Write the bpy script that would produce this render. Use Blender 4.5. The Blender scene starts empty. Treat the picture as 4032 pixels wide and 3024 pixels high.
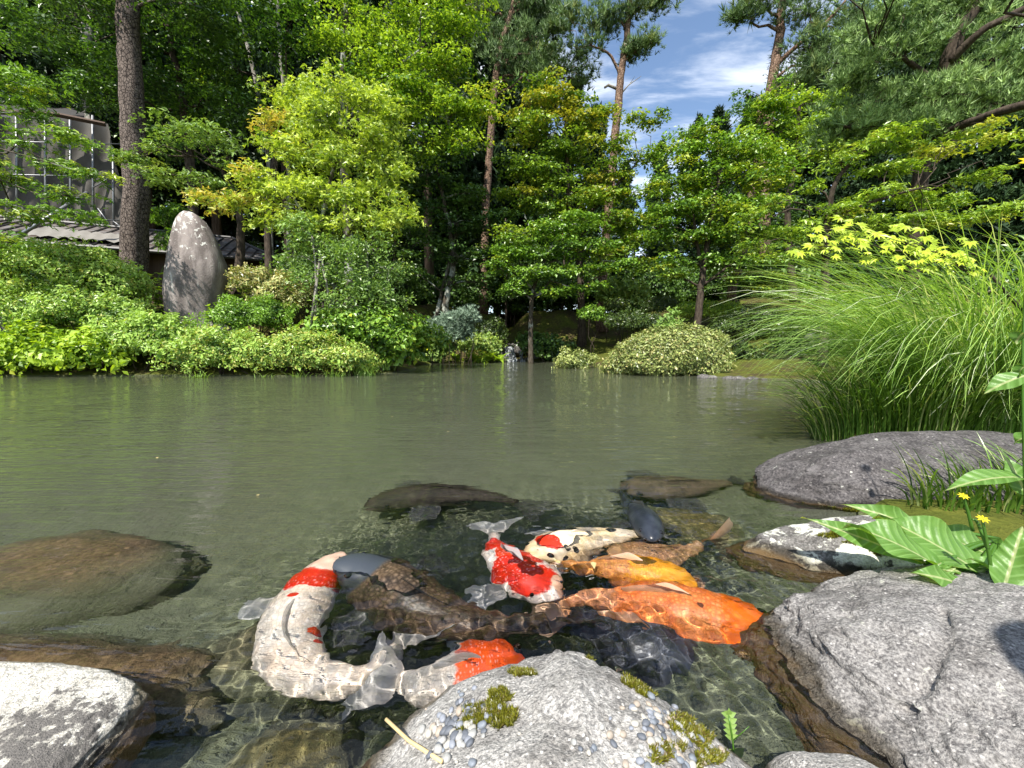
import bpy, bmesh, math, random
import numpy as np
from mathutils import Vector, Matrix, noise
from mathutils.bvhtree import BVHTree

# ------------------------------------------------------------------ camera, sky, sun, exposure
SC = bpy.context.scene
COL = SC.collection
FPX, CX, CY = 1515.0, 2016.0, 1512.0          # focal length and centre, in photograph pixels
CAM_H, PITCH = 0.65, math.radians(5.3)
cd = bpy.data.cameras.new('camera'); cam = bpy.data.objects.new('camera', cd); COL.objects.link(cam)
cam.location = (0, 0, CAM_H); cam.rotation_euler = (math.radians(90) - PITCH, 0, 0)
cd.sensor_width = 36; cd.lens = 36 * FPX / 4032; cd.clip_start = 0.02; cd.clip_end = 2000
SC.camera = cam
SUN = Vector((-0.42, -1.0, 1.50)).normalized()   # towards the sun: behind the viewer, high
w = bpy.data.worlds.new('World'); SC.world = w; w.use_nodes = True
nt = w.node_tree; nt.nodes.clear()
def wn(t, **k):
    n = nt.nodes.new(t)
    for a, b in k.items(): setattr(n, a, b)
    return n
sky = wn('ShaderNodeTexSky', sky_type='NISHITA', sun_disc=False, sun_elevation=math.asin(SUN.z), sun_rotation=math.atan2(SUN.x, SUN.y), altitude=300, air_density=1.1, dust_density=0.5, ozone_density=1.6)
tc = wn('ShaderNodeTexCoord'); sep = wn('ShaderNodeSeparateXYZ'); nt.links.new(tc.outputs['Generated'], sep.inputs[0])
zz = wn('ShaderNodeMath', operation='MAXIMUM'); zz.inputs[1].default_value = 0.06; nt.links.new(sep.outputs[2], zz.inputs[0])
dv = wn('ShaderNodeVectorMath', operation='DIVIDE'); cb = wn('ShaderNodeCombineXYZ')
for i in range(3): nt.links.new(zz.outputs[0], cb.inputs[i])
nt.links.new(tc.outputs['Generated'], dv.inputs[0]); nt.links.new(cb.outputs[0], dv.inputs[1])
mp = wn('ShaderNodeMapping'); mp.inputs['Scale'].default_value = (1.0, 2.4, 1); mp.inputs['Rotation'].default_value = (0, 0, 0.6); nt.links.new(dv.outputs[0], mp.inputs[0])
cn = wn('ShaderNodeTexNoise'); cn.inputs['Scale'].default_value = 1.5; cn.inputs['Detail'].default_value = 9; cn.inputs['Roughness'].default_value = 0.58; cn.inputs['Distortion'].default_value = 0.35
nt.links.new(mp.outputs[0], cn.inputs['Vector'])
cr = wn('ShaderNodeMapRange', interpolation_type='SMOOTHSTEP'); cr.inputs['From Min'].default_value = 0.40; cr.inputs['From Max'].default_value = 0.72; cr.inputs['To Max'].default_value = 0.75
nt.links.new(cn.outputs[0], cr.inputs[0])
cm = wn('ShaderNodeMix', data_type='RGBA'); nt.links.new(cr.outputs[0], cm.inputs[0]); nt.links.new(sky.outputs[0], cm.inputs[6]); cm.inputs[7].default_value = (9.0, 9.2, 9.5, 1)
bg = wn('ShaderNodeBackground'); bg.inputs[1].default_value = 0.108; nt.links.new(cm.outputs[2], bg.inputs[0])
wo = wn('ShaderNodeOutputWorld'); nt.links.new(bg.outputs[0], wo.inputs[0])
sd = bpy.data.lights.new('sun', 'SUN'); sd.energy = 5.0; sd.angle = math.radians(0.5); sd.color = (1.0, 0.95, 0.86)
sd.cycles.use_multiple_importance_sampling = False
so = bpy.data.objects.new('sun', sd); COL.objects.link(so); so.rotation_euler = (-SUN).to_track_quat('-Z', 'Y').to_euler(); so.location = (-6, -14, 22)
vs = SC.view_settings; vs.view_transform = 'Standard'; vs.look = 'None'; vs.gamma = 1; vs.use_curve_mapping = False; vs.exposure = 1.05
cy = SC.cycles
cy.use_denoising = True; cy.max_bounces = 7; cy.diffuse_bounces = 3; cy.glossy_bounces = 3; cy.transmission_bounces = 4; cy.transparent_max_bounces = 8; cy.volume_bounces = 1
cy.caustics_reflective = False; cy.caustics_refractive = True; cy.sample_clamp_indirect = 6

# ------------------------------------------------------------------ helpers
rng = np.random.default_rng(7); random.seed(7)
FW = Vector((0, math.cos(PITCH), -math.sin(PITCH))); UP = Vector((0, math.sin(PITCH), math.cos(PITCH)))
EYE = Vector((0, 0, CAM_H))
def ray(px, py): return FW + Vector((1, 0, 0)) * ((px - CX) / FPX) + UP * (-(py - CY) / FPX)
def P(px, py, z=0.0):            # point of the plane z seen at a pixel
    d = ray(px, py); t = (z - CAM_H) / d.z; return EYE + d * t
def Pw(px, py, z):              # as P, for a point under the water: follows the bent ray
    if z >= 0: return P(px, py, z)
    a = P(px, py, 0); d = ray(px, py).normalized(); h = Vector((d.x, d.y, 0)) / 1.33; r = Vector((h.x, h.y, -math.sqrt(1 - h.length_squared)))
    return a + r * (z / r.z)
def Q(px, py, Y):                # point at distance Y seen at a pixel
    d = ray(px, py); return EYE + d * (Y / d.y)
def tag(o, label=None, cat=None, group=None, kind=None):
    for k, v in (('label', label), ('category', cat), ('group', group), ('kind', kind)):
        if v: o[k] = v
    return o
def link(name, data, parent=None, mat=None, loc=None):
    o = bpy.data.objects.new(name, data); COL.objects.link(o)
    if mat is not None: data.materials.append(mat)
    if parent is not None: o.parent = parent
    if loc is not None: o.location = loc
    return o
def empty(name, loc, label, cat, group=None):
    o = link(name, None, loc=loc); o.empty_display_size = .1
    return tag(o, label, cat, group)
def rebase(o, parent):           # o was built in world coordinates: keep it there under its Empty
    o.parent = parent; o.matrix_parent_inverse = Matrix.Translation(-parent.location)
    return o
def npmesh(name, v, faces, smooth=False, attrs=None):
    """v (n,3); faces: one (m,k) array or a list of them."""
    me = bpy.data.meshes.new(name)
    if not isinstance(faces, list): faces = [faces]
    faces = [np.asarray(f, dtype=np.int32) for f in faces if len(f)]
    me.vertices.add(len(v)); me.vertices.foreach_set('co', np.asarray(v, dtype=np.float32).ravel())
    nl = sum(f.size for f in faces); nf = sum(len(f) for f in faces)
    me.loops.add(nl); me.polygons.add(nf)
    me.loops.foreach_set('vertex_index', np.concatenate([f.ravel() for f in faces]))
    starts, o = [], 0
    for f in faces:
        starts.append(o + np.arange(len(f)) * f.shape[1]); o += f.size
    me.polygons.foreach_set('loop_start', np.concatenate(starts).astype(np.int32))
    me.polygons.foreach_set('use_smooth', np.full(nf, bool(smooth)))
    for k, a in (attrs or {}).items():
        me.attributes.new(k, 'FLOAT', 'POINT').data.foreach_set('value', np.asarray(a, dtype=np.float32))
    me.update(calc_edges=True); me.validate()
    return me
class Acc:                       # collects tubes and sheets of one mesh
    def __init__(s): s.v = []; s.q = []; s.t = []; s.n = 0
    def add(s, v, q=None, t=None):
        v = np.asarray(v, float).reshape(-1, 3)
        if q is not None and len(q): s.q.append(np.asarray(q) + s.n)
        if t is not None and len(t): s.t.append(np.asarray(t) + s.n)
        s.v.append(v); s.n += len(v)
    def tube(s, pts, rad, k=6, cap=True, wob=0.0):
        pts = np.asarray([tuple(p) for p in pts], float); n = len(pts); rad = np.broadcast_to(np.asarray(rad, float), (n,))
        tan = np.gradient(pts, axis=0); tan /= np.linalg.norm(tan, axis=1, keepdims=True) + 1e-9
        ref = np.array([0., 0, 1]) if abs(tan[:, 2]).mean() < .8 else np.array([1., 0, 0])
        a = np.cross(tan, ref); a /= np.linalg.norm(a, axis=1, keepdims=True) + 1e-9
        b = np.cross(tan, a)
        th = np.arange(k) * 2 * math.pi / k
        rr = rad[:, None] * (1 + (wob * rng.normal(size=(n, k)) if wob else 0))
        v = pts[:, None, :] + (a[:, None, :] * np.cos(th)[None, :, None] + b[:, None, :] * np.sin(th)[None, :, None]) * np.broadcast_to(rr, (n, k))[:, :, None]
        i = np.arange(n - 1)[:, None] * k; j = np.arange(k)[None, :]; j2 = (j + 1) % k
        q = np.stack([i + j, i + j2, i + k + j2, i + k + j], -1).reshape(-1, 4)
        v = v.reshape(-1, 3); t = []
        if cap:
            v = np.vstack([v, pts[0], pts[-1]])
            for c in range(k):
                t.append((n * k, (c + 1) % k, c)); t.append((n * k + 1, (n - 1) * k + c, (n - 1) * k + (c + 1) % k))
        s.add(v, q, t)
    def box(s, c, size, R=None):
        h = np.asarray(size) / 2
        v = np.array([(x, y, z) for x in (-1, 1) for y in (-1, 1) for z in (-1, 1)], float) * h
        if R is not None: v = v @ np.asarray(R).T
        s.add(v + np.asarray(c), [(0, 1, 3, 2), (4, 6, 7, 5), (0, 4, 5, 1), (2, 3, 7, 6), (0, 2, 6, 4), (1, 5, 7, 3)])
    def mesh(s, name, smooth=False, attrs=None):
        f = []
        if s.q: f.append(np.concatenate(s.q))
        if s.t: f.append(np.concatenate(s.t))
        return npmesh(name, np.concatenate(s.v), f, smooth, attrs)
def smooth_path(pts, n):         # Catmull-Rom through points
    p = [np.array(tuple(q), float) for q in pts]; p = [2 * p[0] - p[1]] + p + [2 * p[-1] - p[-2]]
    out = []; m = len(p) - 3
    for i in range(n):
        t = i / (n - 1) * m; k = min(int(t), m - 1); t -= k
        a, b, c, d = p[k:k + 4]
        out.append(.5 * ((2 * b) + (c - a) * t + (2 * a - 5 * b + 4 * c - d) * t * t + (3 * b - a - 3 * c + d) * t ** 3))
    return np.array(out)
def sstep(a, b, x):
    t = np.clip((np.asarray(x, float) - a) / (b - a), 0, 1); return t * t * (3 - 2 * t)

# ------------------------------------------------------------------ materials
class G:
    def __init__(s, name):
        s.m = bpy.data.materials.new(name); s.m.use_nodes = True; s.t = s.m.node_tree; s.t.nodes.clear()
    def __call__(s, typ, ins=None, **props):
        n = s.t.nodes.new('ShaderNode' + typ)
        for k, v in props.items(): setattr(n, k, v)
        for k, v in (ins or {}).items():
            if isinstance(v, bpy.types.NodeSocket): s.t.links.new(v, n.inputs[k])
            else:
                if isinstance(v, tuple) and len(v) == 3 and n.inputs[k].type == 'RGBA': v = v + (1,)
                n.inputs[k].default_value = v
        return n
    def math(s, op, a, b=0.0, c=None):
        i = {0: a, 1: b}
        if c is not None: i[2] = c
        return s('Math', i, operation=op).outputs[0]
    def mix(s, f, a, b, mode='MIX'): return s('Mix', {0: f, 6: a, 7: b}, data_type='RGBA', blend_type=mode).outputs[2]
    def noise(s, vec, scale, detail=4, rough=.55, dist=0.0): return s('TexNoise', {'Vector': vec, 'Scale': scale, 'Detail': detail, 'Roughness': rough, 'Distortion': dist}).outputs[0]
    def vor(s, vec, scale, feature='F1', rand=1.0): return s('TexVoronoi', {'Vector': vec, 'Scale': scale, 'Randomness': rand}, feature=feature).outputs['Distance']
    def step(s, x, a, b, lo=0.0, hi=1.0): return s('MapRange', {0: x, 1: a, 2: b, 3: lo, 4: hi}, interpolation_type='SMOOTHSTEP').outputs[0]
    def ramp(s, f, stops):
        n = s('ValToRGB', {0: f}); e = n.color_ramp.elements
        while len(e) < len(stops): e.new(.5)
        for i, (p, c) in enumerate(stops): e[i].position = p; e[i].color = tuple(c) + (1,)
        return n.outputs[0]
    def attr(s, name): return s('Attribute', attribute_name=name).outputs['Fac']
    def pos(s): return s('NewGeometry').outputs['Position']
    def obj(s): return s('TexCoord').outputs['Object']
    def xyz(s, v): return s('SeparateXYZ', {0: v}).outputs
    def map(s, v, scale=(1, 1, 1), rot=(0, 0, 0), loc=(0, 0, 0)): return s('Mapping', {0: v, 'Scale': scale, 'Rotation': rot, 'Location': loc}).outputs[0]
    def bump(s, h, strength=.5, dist=.01, nrm=None):
        i = {'Height': h, 'Strength': strength, 'Distance': dist}
        if nrm is not None: i['Normal'] = nrm
        return s('Bump', i).outputs[0]
    def pbr(s, col, rough=.7, spec=.4, nrm=None, **kw):
        i = {'Base Color': col, 'Roughness': rough, 'Specular IOR Level': spec}
        if nrm is not None: i['Normal'] = nrm
        i.update(kw); return s('BsdfPrincipled', i).outputs[0]
    def out(s, surf=None, vol=None):
        o = s('OutputMaterial')
        if surf is not None: s.t.links.new(surf, o.inputs[0])
        if vol is not None: s.t.links.new(vol, o.inputs[1])
        return s.m
def leaf_mat(name, c0, c1, c2=None, trans=.42, rough=.38, spec=.5, tcol=(1.25, 1.25, .45)):
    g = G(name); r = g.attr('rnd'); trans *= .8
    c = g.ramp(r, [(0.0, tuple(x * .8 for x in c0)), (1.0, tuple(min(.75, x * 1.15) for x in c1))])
    if c2 is not None: c = g.mix(g.step(g.attr('tint'), .55, .95), c, g.mix(r, tuple(x * .8 for x in c2), c2))
    d = g.pbr(c, rough, spec)
    t = g('BsdfTranslucent', {0: g.mix(1.0, c, tcol, 'MULTIPLY')}).outputs[0]
    return g.out(g('MixShader', {0: trans, 1: d, 2: t}).outputs[0])
def bark_mat(name, c0, c1, scale=6, stretch=.35, plates=False, patch=None, strength=.8):
    g = G(name); v = g.map(g.pos(), (1, 1, stretch))
    n = g.noise(v, scale * 2.2, 6, .65); n2 = g.noise(g.pos(), scale * .25, 3)
    c = g.mix(g.step(n, .3, .72), c0, c1); h = n
    if plates:
        e = g.vor(g.map(g.pos(), (1, 1, .62)), scale * 2.3, 'DISTANCE_TO_EDGE'); k = g.step(e, .0, .11)
        c = g.mix(k, tuple(x * .3 for x in c0), c); h = g.math('ADD', g.math('MULTIPLY', n, .4), k)
    if patch is not None: c = g.mix(g.step(n2, .5, .6), c, patch)
    return g.out(g.pbr(c, .9, .15, g.bump(h, strength, .03)))
BARK_DARK = bark_mat('bark_dark', (.028, .021, .016), (.085, .066, .05), 7)
BARK_PLATE = bark_mat('bark_plates', (.075, .058, .05), (.18, .145, .125), 6.5, plates=True)
BARK_RED = bark_mat('bark_red_pine', (.12, .07, .045), (.27, .19, .14), 5, plates=True)
BARK_PALE = bark_mat('bark_pale', (.09, .08, .065), (.36, .34, .3), 8, .25)
BARK_LICHEN = bark_mat('bark_lichen', (.035, .028, .02), (.1, .085, .065), 7, patch=(.28, .29, .25))
BARK_CEDAR = bark_mat('bark_cedar', (.05, .035, .025), (.13, .095, .075), 9, .12)
LEAF_YELLOW = leaf_mat('leaf_yellow_maple', (.17, .30, .03), (.52, .61, .11), (.62, .50, .12), .48)
LEAF_LIME = leaf_mat('leaf_lime', (.075, .19, .02), (.34, .47, .05), (.52, .54, .07), .45)
LEAF_MID = leaf_mat('leaf_mid', (.04, .115, .016), (.2, .35, .04), (.42, .5, .05), .42)
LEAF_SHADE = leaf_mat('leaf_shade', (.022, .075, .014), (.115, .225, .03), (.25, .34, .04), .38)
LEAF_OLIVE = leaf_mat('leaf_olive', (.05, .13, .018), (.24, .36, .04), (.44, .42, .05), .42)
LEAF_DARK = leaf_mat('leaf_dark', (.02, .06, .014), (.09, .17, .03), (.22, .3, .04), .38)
LEAF_PALE = leaf_mat('leaf_pale', (.1, .2, .035), (.26, .39, .1), (.36, .45, .1), .4)
LEAF_GROUND = leaf_mat('leaf_ground', (.085, .19, .025), (.33, .48, .10), (.5, .5, .12), .4)
LEAF_AZALEA = leaf_mat('leaf_azalea', (.1, .15, .03), (.33, .38, .12), (.48, .42, .17), .25)
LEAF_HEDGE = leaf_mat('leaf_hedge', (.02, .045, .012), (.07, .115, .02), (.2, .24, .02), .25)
LEAF_BROAD = leaf_mat('leaf_broad', (.13, .27, .02), (.33, .46, .04), (.55, .56, .04), .5)
NEEDLE = leaf_mat('needle_pine', (.05, .105, .03), (.16, .25, .08), (.26, .31, .08), .2, .5, .3, (1, 1, .7))
NEEDLE_SOFT = leaf_mat('needle_soft', (.085, .17, .045), (.30, .44, .15), (.42, .52, .15), .25, .5, .3, (1, 1, .7))
NEEDLE_DARK = leaf_mat('needle_cedar', (.012, .032, .013), (.045, .085, .03), (.09, .12, .03), .15, .5, .25, (1, 1, .7))
NEEDLE_BLUE = leaf_mat('needle_blue', (.09, .15, .1), (.27, .36, .26), None, .2, .5, .3, (1, 1, .8))
GRASS_BLADE = leaf_mat('grass_blade', (.10, .24, .03), (.36, .52, .14), (.68, .74, .5), .45, .3, .5)
GRASS_DARK = leaf_mat('grass_dark', (.035, .1, .012), (.14, .25, .035), (.45, .52, .2), .4, .3, .5)
FLOWER = leaf_mat('petal_yellow', (.7, .5, .015), (.8, .62, .03), None, .3)
MOSS = leaf_mat('moss', (.05, .058, .006), (.19, .19, .016), (.16, .1, .035), .25)
# ------------------------------------------------------------------ the setting: terrain, pond
POND = np.array([(-40, 9.6), (-16, 9.4), (-11, 9.12), (-8.5, 9.3), (-6, 9.15), (-4.4, 9.2), (-3.6, 9.5), (-3.15, 10.3), (-3.1, 12), (-3.4, 14.5), (-3.2, 17.2), (-2.2, 18.4), (-.7, 18.9), (.4, 19.3), (1.6, 18.6), (2.2, 16.5), (2.5, 14.2),
    (3.1, 11.8), (3.9, 9.8), (4.7, 8.6), (5.9, 7.9), (6.6, 6.9), (5.6, 5.5), (4.0, 4.4), (2.95, 3.5), (2.1, 2.5), (1.55, 1.95), (1.35, 1.45), (.95, 1.1), (.62, .85), (.45, .55), (.2, .3), (-.4, .28), (-1.0, .4), (-1.6, .45), (-4, .2), (-40, -1)], float)
def pond_sd(x, y):               # > 0 outside the water
    x = np.asarray(x, float); y = np.asarray(y, float)
    d2 = np.full(x.shape, 1e9); ins = np.zeros(x.shape, bool); n = len(POND)
    for i in range(n):
        a = POND[i]; b = POND[(i + 1) % n]; e = b - a
        t = np.clip(((x - a[0]) * e[0] + (y - a[1]) * e[1]) / (e @ e), 0, 1)
        d2 = np.minimum(d2, (x - a[0] - t * e[0]) ** 2 + (y - a[1] - t * e[1]) ** 2)
        c = ((a[1] > y) != (b[1] > y)); ins ^= c & (x < (b[0] - a[0]) * (y - a[1]) / (b[1] - a[1] + 1e-12) + a[0])
    return np.sqrt(d2) * np.where(ins, -1, 1)
def height(x, y):
    x = np.asarray(x, float); y = np.asarray(y, float); d = pond_sd(x, y)
    wob = .16 * np.sin(x * 1.1 + .7 * y) * np.cos(y * .9 - .4 * x) + .07 * np.sin(2.7 * x + 1.3) * np.sin(2.3 * y)
    far = sstep(5.5, 10, y)
    left = sstep(-2.5, -4.5, x) * far
    A = .16 + far * (1.9 + .9 * sstep(14, 22, y) - .35 * sstep(3, 7, x) * sstep(16, 9, y))
    W = 5.2 - 1.4 * left + 5.5 * sstep(2.5, 6, x)
    out = .06 * sstep(0, .15, d) + A * sstep(0, 1, d / W) + .045 * np.clip(d - 5, 0, 60) * far + wob * sstep(.2, 3, d) * (.25 + .75 * far)
    gully = np.exp(-((x + .25) / .9) ** 2) * sstep(18, 19.5, y) * sstep(30, 24, y)
    out = out - gully * out * .45
    out = out - .16 * sstep(1.2, .9, y)
    inn = -(.05 + .28 * sstep(-.05, .75, -d))
    return np.where(d > 0, out, inn)
def gz(x, y): return float(height(np.array([x]), np.array([y]))[0])
def X(px, D): return (px - CX) / FPX * D / math.cos(PITCH)
xs = np.concatenate([[-320, -180, -110, -75], np.arange(-58, -20, 1.2), np.arange(-20, 10, .25), np.arange(10, 45, 1.1), [60, 90, 150, 300]])
ys = np.concatenate([[-120, -60, -30, -14, -7], np.arange(-4, 22.5, .25), np.arange(22.5, 60, 1.0), [75, 110, 180, 320]])
gx, gy = np.meshgrid(xs, ys); hz = height(gx, gy)
nx, ny = len(xs), len(ys)
ii = (np.arange(ny - 1)[:, None] * nx + np.arange(nx - 1)[None, :]).ravel()
g = G('ground_moss_soil'); p = g.pos(); z = g.xyz(p)[2]
n1 = g.noise(p, .9, 5); n2 = g.noise(p, 9, 6, .7)
col = g.mix(g.step(n1, .42, .6), (.062, .075, .012), (.05, .036, .02)); col = g.mix(g.step(n2, .45, .7), col, (.11, .115, .02))
col = g.mix(g.step(z, .03, -.02), col, g.mix(g.noise(p, .7, 3), (.094, .107, .068), (.118, .130, .086)))  # below the waterline the bed takes the colour of hazy water
GROUND = g.out(g.pbr(col, .95, .1, g.bump(n2, .8, .06)))
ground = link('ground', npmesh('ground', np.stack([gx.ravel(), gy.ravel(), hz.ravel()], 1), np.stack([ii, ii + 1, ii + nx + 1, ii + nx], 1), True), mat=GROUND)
tag(ground, 'mossy earth banks and slope around the garden pond', 'ground', kind='structure')

# water: a really rippled, refracting surface over a bed whose pale green stands in for haze in the water
g = G('pond_water'); p = g.pos()
r1 = g.noise(g.map(p, (1.1, 4.6, 1), (0, 0, .10)), 1.5, 4, .55, .3)
r2 = g.noise(g.map(p, (1, 2.6, 1), (0, 0, -.22)), 7.5, 3, .5, .4)
h = g.math('ADD', g.math("MULTIPLY", r1, .006), g.math('MULTIPLY', r2, .006))
h = g.math('ADD', h, g.math('MULTIPLY', g.noise(g.map(p, (1, 5.5, 1), (0, 0, .06)), 3.2, 3, .5, .5), .019))
h = g.math('MULTIPLY', h, g.step(g.xyz(p)[1], .9, 3.2, .22, 1.0))
bn = g.bump(h, 1.0, .85)
gl = g('BsdfGlass', {'Color': (1, 1, 1), 'Roughness': .0, 'IOR': 1.33, 'Normal': bn}).outputs[0]
WATER = g.out(gl)
def refine(lo, hi, a, b, fine, ratio, cap):
    c = list(np.arange(a, b, fine)); st = fine; x = c[-1]
    while x < hi: st = min(st * ratio, cap); x += st; c.append(min(x, hi))
    st = fine; x = a
    while x > lo: st = min(st * ratio, cap); x -= st; c.insert(0, max(x, lo))
    return np.array(c)
wx = refine(-40, 8.2, -.75, .85, .005, 1.05, .8); wy = refine(-1.5, 21.4, .62, 1.6, .005, 1.05, .5)
wX, wY = np.meshgrid(wx, wy); wr = np.random.default_rng(5); wz = np.zeros_like(wX)
agit = np.exp(-(((wX - .12) / .75) ** 2 + ((wY - 1.02) / .55) ** 2))
dxy = np.maximum(np.gradient(wx)[None, :], np.gradient(wy)[:, None])
for i in range(70):
    lam = .022 * (1.9 / .022) ** (i / 69) ; k = 2 * math.pi / lam; th = wr.normal(math.pi / 2, .9 if lam > .2 else 1.6); ph = wr.uniform(0, 6.28)
    amp = (.004 if lam > .12 else .056) * lam / 6.28
    wz += amp * np.sin(k * (np.cos(th) * wX + np.sin(th) * wY) + ph) * (np.clip(agit * 1.25 + .03, 0, 1) if lam < .12 else 1.0) * sstep(.45, .22, dxy / lam)
nwx, nwy = len(wx), len(wy); wi = (np.arange(nwy - 1)[:, None] * nwx + np.arange(nwx - 1)[None, :]).ravel(); top_n = nwx * nwy
water = link('water', npmesh('water', np.stack([wX.ravel(), wY.ravel(), wz.ravel()], 1), np.stack([wi, wi + 1, wi + nwx + 1, wi + nwx], 1), True), mat=WATER); tag(water, 'cloudy green pond water with fine ripples', 'water', kind='structure')
ground.cycles.is_caustics_receiver = True; water.cycles.is_caustics_caster = True; sd.cycles.is_caustics_light = True

# ------------------------------------------------------------------ rocks
def rock_mat(name, lo, hi, grain=160, lichen=None, dark=None, wet=True, algae=(.15, .095, .04), bump=.75, black=(.03, .03, .03), patch_scale=9, murk_fade=False):
    g = G(name); p = g.pos(); z = g.xyz(p)[2]
    f = g.noise(p, grain, 5, .7); m = g.noise(p, grain * .22, 5, .65); L = g.noise(p, 3.2, 4, .6)
    c = g.mix(g.step(g.math('ADD', g.math('MULTIPLY', f, .65), g.math('MULTIPLY', m, .35)), .38, .62), lo, hi)
    c = g.mix(g.math('MULTIPLY', g.step(m, .56, .66), .55), c, black)
    big_ = g.noise(p, 7.5, 6, .7, .4); c = g.mix(g.step(big_, .42, .7, 0.0, .62), c, g.mix(1.0, c, (.34, .32, .31), 'MULTIPLY')); c = g.mix(g.step(g.noise(g.map(p, (1, 1, 1), (0, 0, 0), (3, 5, 1)), 5, 6, .7), .55, .75, 0.0, .5), c, tuple(min(1, x * 1.25 + .04) for x in hi))
    pit = g.noise(p, 55, 5, .75)
    sp = g.vor(p, grain * .35); c = g.mix(g.math('MULTIPLY', g.step(sp, .22, .1), .7), c, tuple(min(1, x * 1.5) for x in hi))
    if dark is not None: c = g.mix(g.step(g.math('ADD', L, g.math('MULTIPLY', g.math('SUBTRACT', m, .5), .5)), dark[1], dark[1] + .06), c, g.mix(f, dark[0], tuple(x * 2.6 for x in dark[0])))
    if lichen is not None:
        pn = g.math('ADD', g.noise(p, patch_scale, 5, .6, .6), g.math('MULTIPLY', g.math('SUBTRACT', m, .5), .35))
        c = g.mix(g.step(pn, lichen[1], lichen[1] + .05), c, g.mix(g.step(f, .35, .6), tuple(x * .62 for x in lichen[0]), lichen[0]))
    rough = .88
    if wet:
        zz = g.math('ADD', z, g.math('MULTIPLY', g.math('SUBTRACT', L, .5), .10))
        wk = g.step(zz, .035, .012); c = g.mix(wk, c, g.mix(1.0, c, (.3, .27, .22), 'MULTIPLY'))
        ak = g.step(zz, .01, -.01); c = g.mix(ak, c, g.mix(m, algae, tuple(x * .45 for x in algae)))
        rough = g.math('SUBTRACT', .88, g.math('MULTIPLY', wk, .6))
    if murk_fade: c = g.mix(g.step(g.math('ADD', z, g.math('MULTIPLY', L, .12)), -.0, -.14), c, (.105, .112, .068))  # fades to bed colour with depth: water haze put into the rock colour
    hgt = g.math('ADD', g.math('ADD', g.math('MULTIPLY', f, .45), m), g.math('MULTIPLY', pit, 1.3))
    return g.out(g.pbr(c, rough, .35, g.bump(hgt, bump, .012)))
def rock_mesh(name, radii, seed, sub=5, e=(1, 1, 1), amp=.1, freq=1.6, fine=.012, flat_top=None, rot=0.0, tilt=(0, 0)):
    bm = bmesh.new(); bmesh.ops.create_icosphere(bm, subdivisions=sub, radius=1)
    me = bpy.data.meshes.new(name); bm.to_mesh(me); bm.free()
    n = len(me.vertices); co = np.empty(n * 3, np.float32); me.vertices.foreach_get('co', co); co = co.reshape(-1, 3).astype(float)
    o = Vector((seed * 7.3, seed * 3.1, seed * 1.7)); k = np.empty(n)
    for i in range(n):
        v = Vector(co[i])
        k[i] = 1 + amp * (noise.noise(v * freq + o) * 1.2 + .5 * noise.noise(v * freq * 2.3 + o) + .22 * noise.noise(v * freq * 5 + o)) + fine * noise.noise(v * 19 + o) + fine * .6 * noise.noise(v * 43 + o)
    co = np.sign(co) * np.abs(co) ** np.array(e) * k[:, None]
    if flat_top is not None: co[:, 2] = np.where(co[:, 2] > flat_top, flat_top + (co[:, 2] - flat_top) * .3, co[:, 2])
    co *= np.array(radii)
    R = (Matrix.Rotation(rot, 3, 'Z') @ Matrix.Rotation(tilt[0], 3, 'X') @ Matrix.Rotation(tilt[1], 3, 'Y'))
    co = co @ np.array(R).T
    me.vertices.foreach_set('co', co.astype(np.float32).ravel()); me.polygons.foreach_set('use_smooth', np.ones(len(me.polygons), bool)); me.update()
    return me
def boulder(label, loc, radii, seed, mat, name='boulder', group=None, **kw):
    o = link(name, rock_mesh(name, radii, seed, **kw), mat=mat, loc=loc)
    return tag(o, label, name.split('_')[-1], group)
GRANITE_GREY = rock_mat('granite_grey', (.085, .08, .08), (.36, .345, .33), 210, lichen=((.46, .46, .4), .655), patch_scale=26, black=(.035, .033, .033))
GRANITE_DARK = rock_mat('granite_dark', (.034, .031, .033), (.15, .138, .136), 110, lichen=((.5, .5, .45), .66), patch_scale=30)
GRANITE_LICHEN = rock_mat('granite_lichen', (.07, .065, .06), (.22, .21, .2), 170, lichen=((.62, .62, .54), .49), patch_scale=13, dark=((.025, .023, .02), .62))
GRANITE_WHITE = rock_mat('granite_white', (.17, .165, .16), (.56, .54, .51), 230, black=(.05, .048, .045))
ROCK_PALE = rock_mat('rock_pale', (.4, .38, .33), (.8, .77, .69), 260, dark=((.07, .065, .06), .60), black=(.12, .11, .1))
ROCK_BROWN = rock_mat('rock_submerged', (.085, .055, .025), (.2, .135, .068), 60, wet=False, black=(.05, .035, .015), murk_fade=True)
ROCK_OLIVE = rock_mat('rock_mossy_submerged', (.06, .05, .012), (.17, .13, .036), 70, wet=False, black=(.05, .045, .015), murk_fade=True)
ROCK_BANK = rock_mat('rock_bank', (.045, .042, .038), (.16, .15, .14), 40, lichen=((.27, .27, .25), .62), wet=False, patch_scale=5)
big = boulder('large rounded grey granite boulder with a crack, rising beside the orange koi', (1.205, .66, -.08), (.68, .37, .225), 3, GRANITE_GREY, sub=7, e=(.72, .8, .85), amp=.085, fine=.017)
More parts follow.
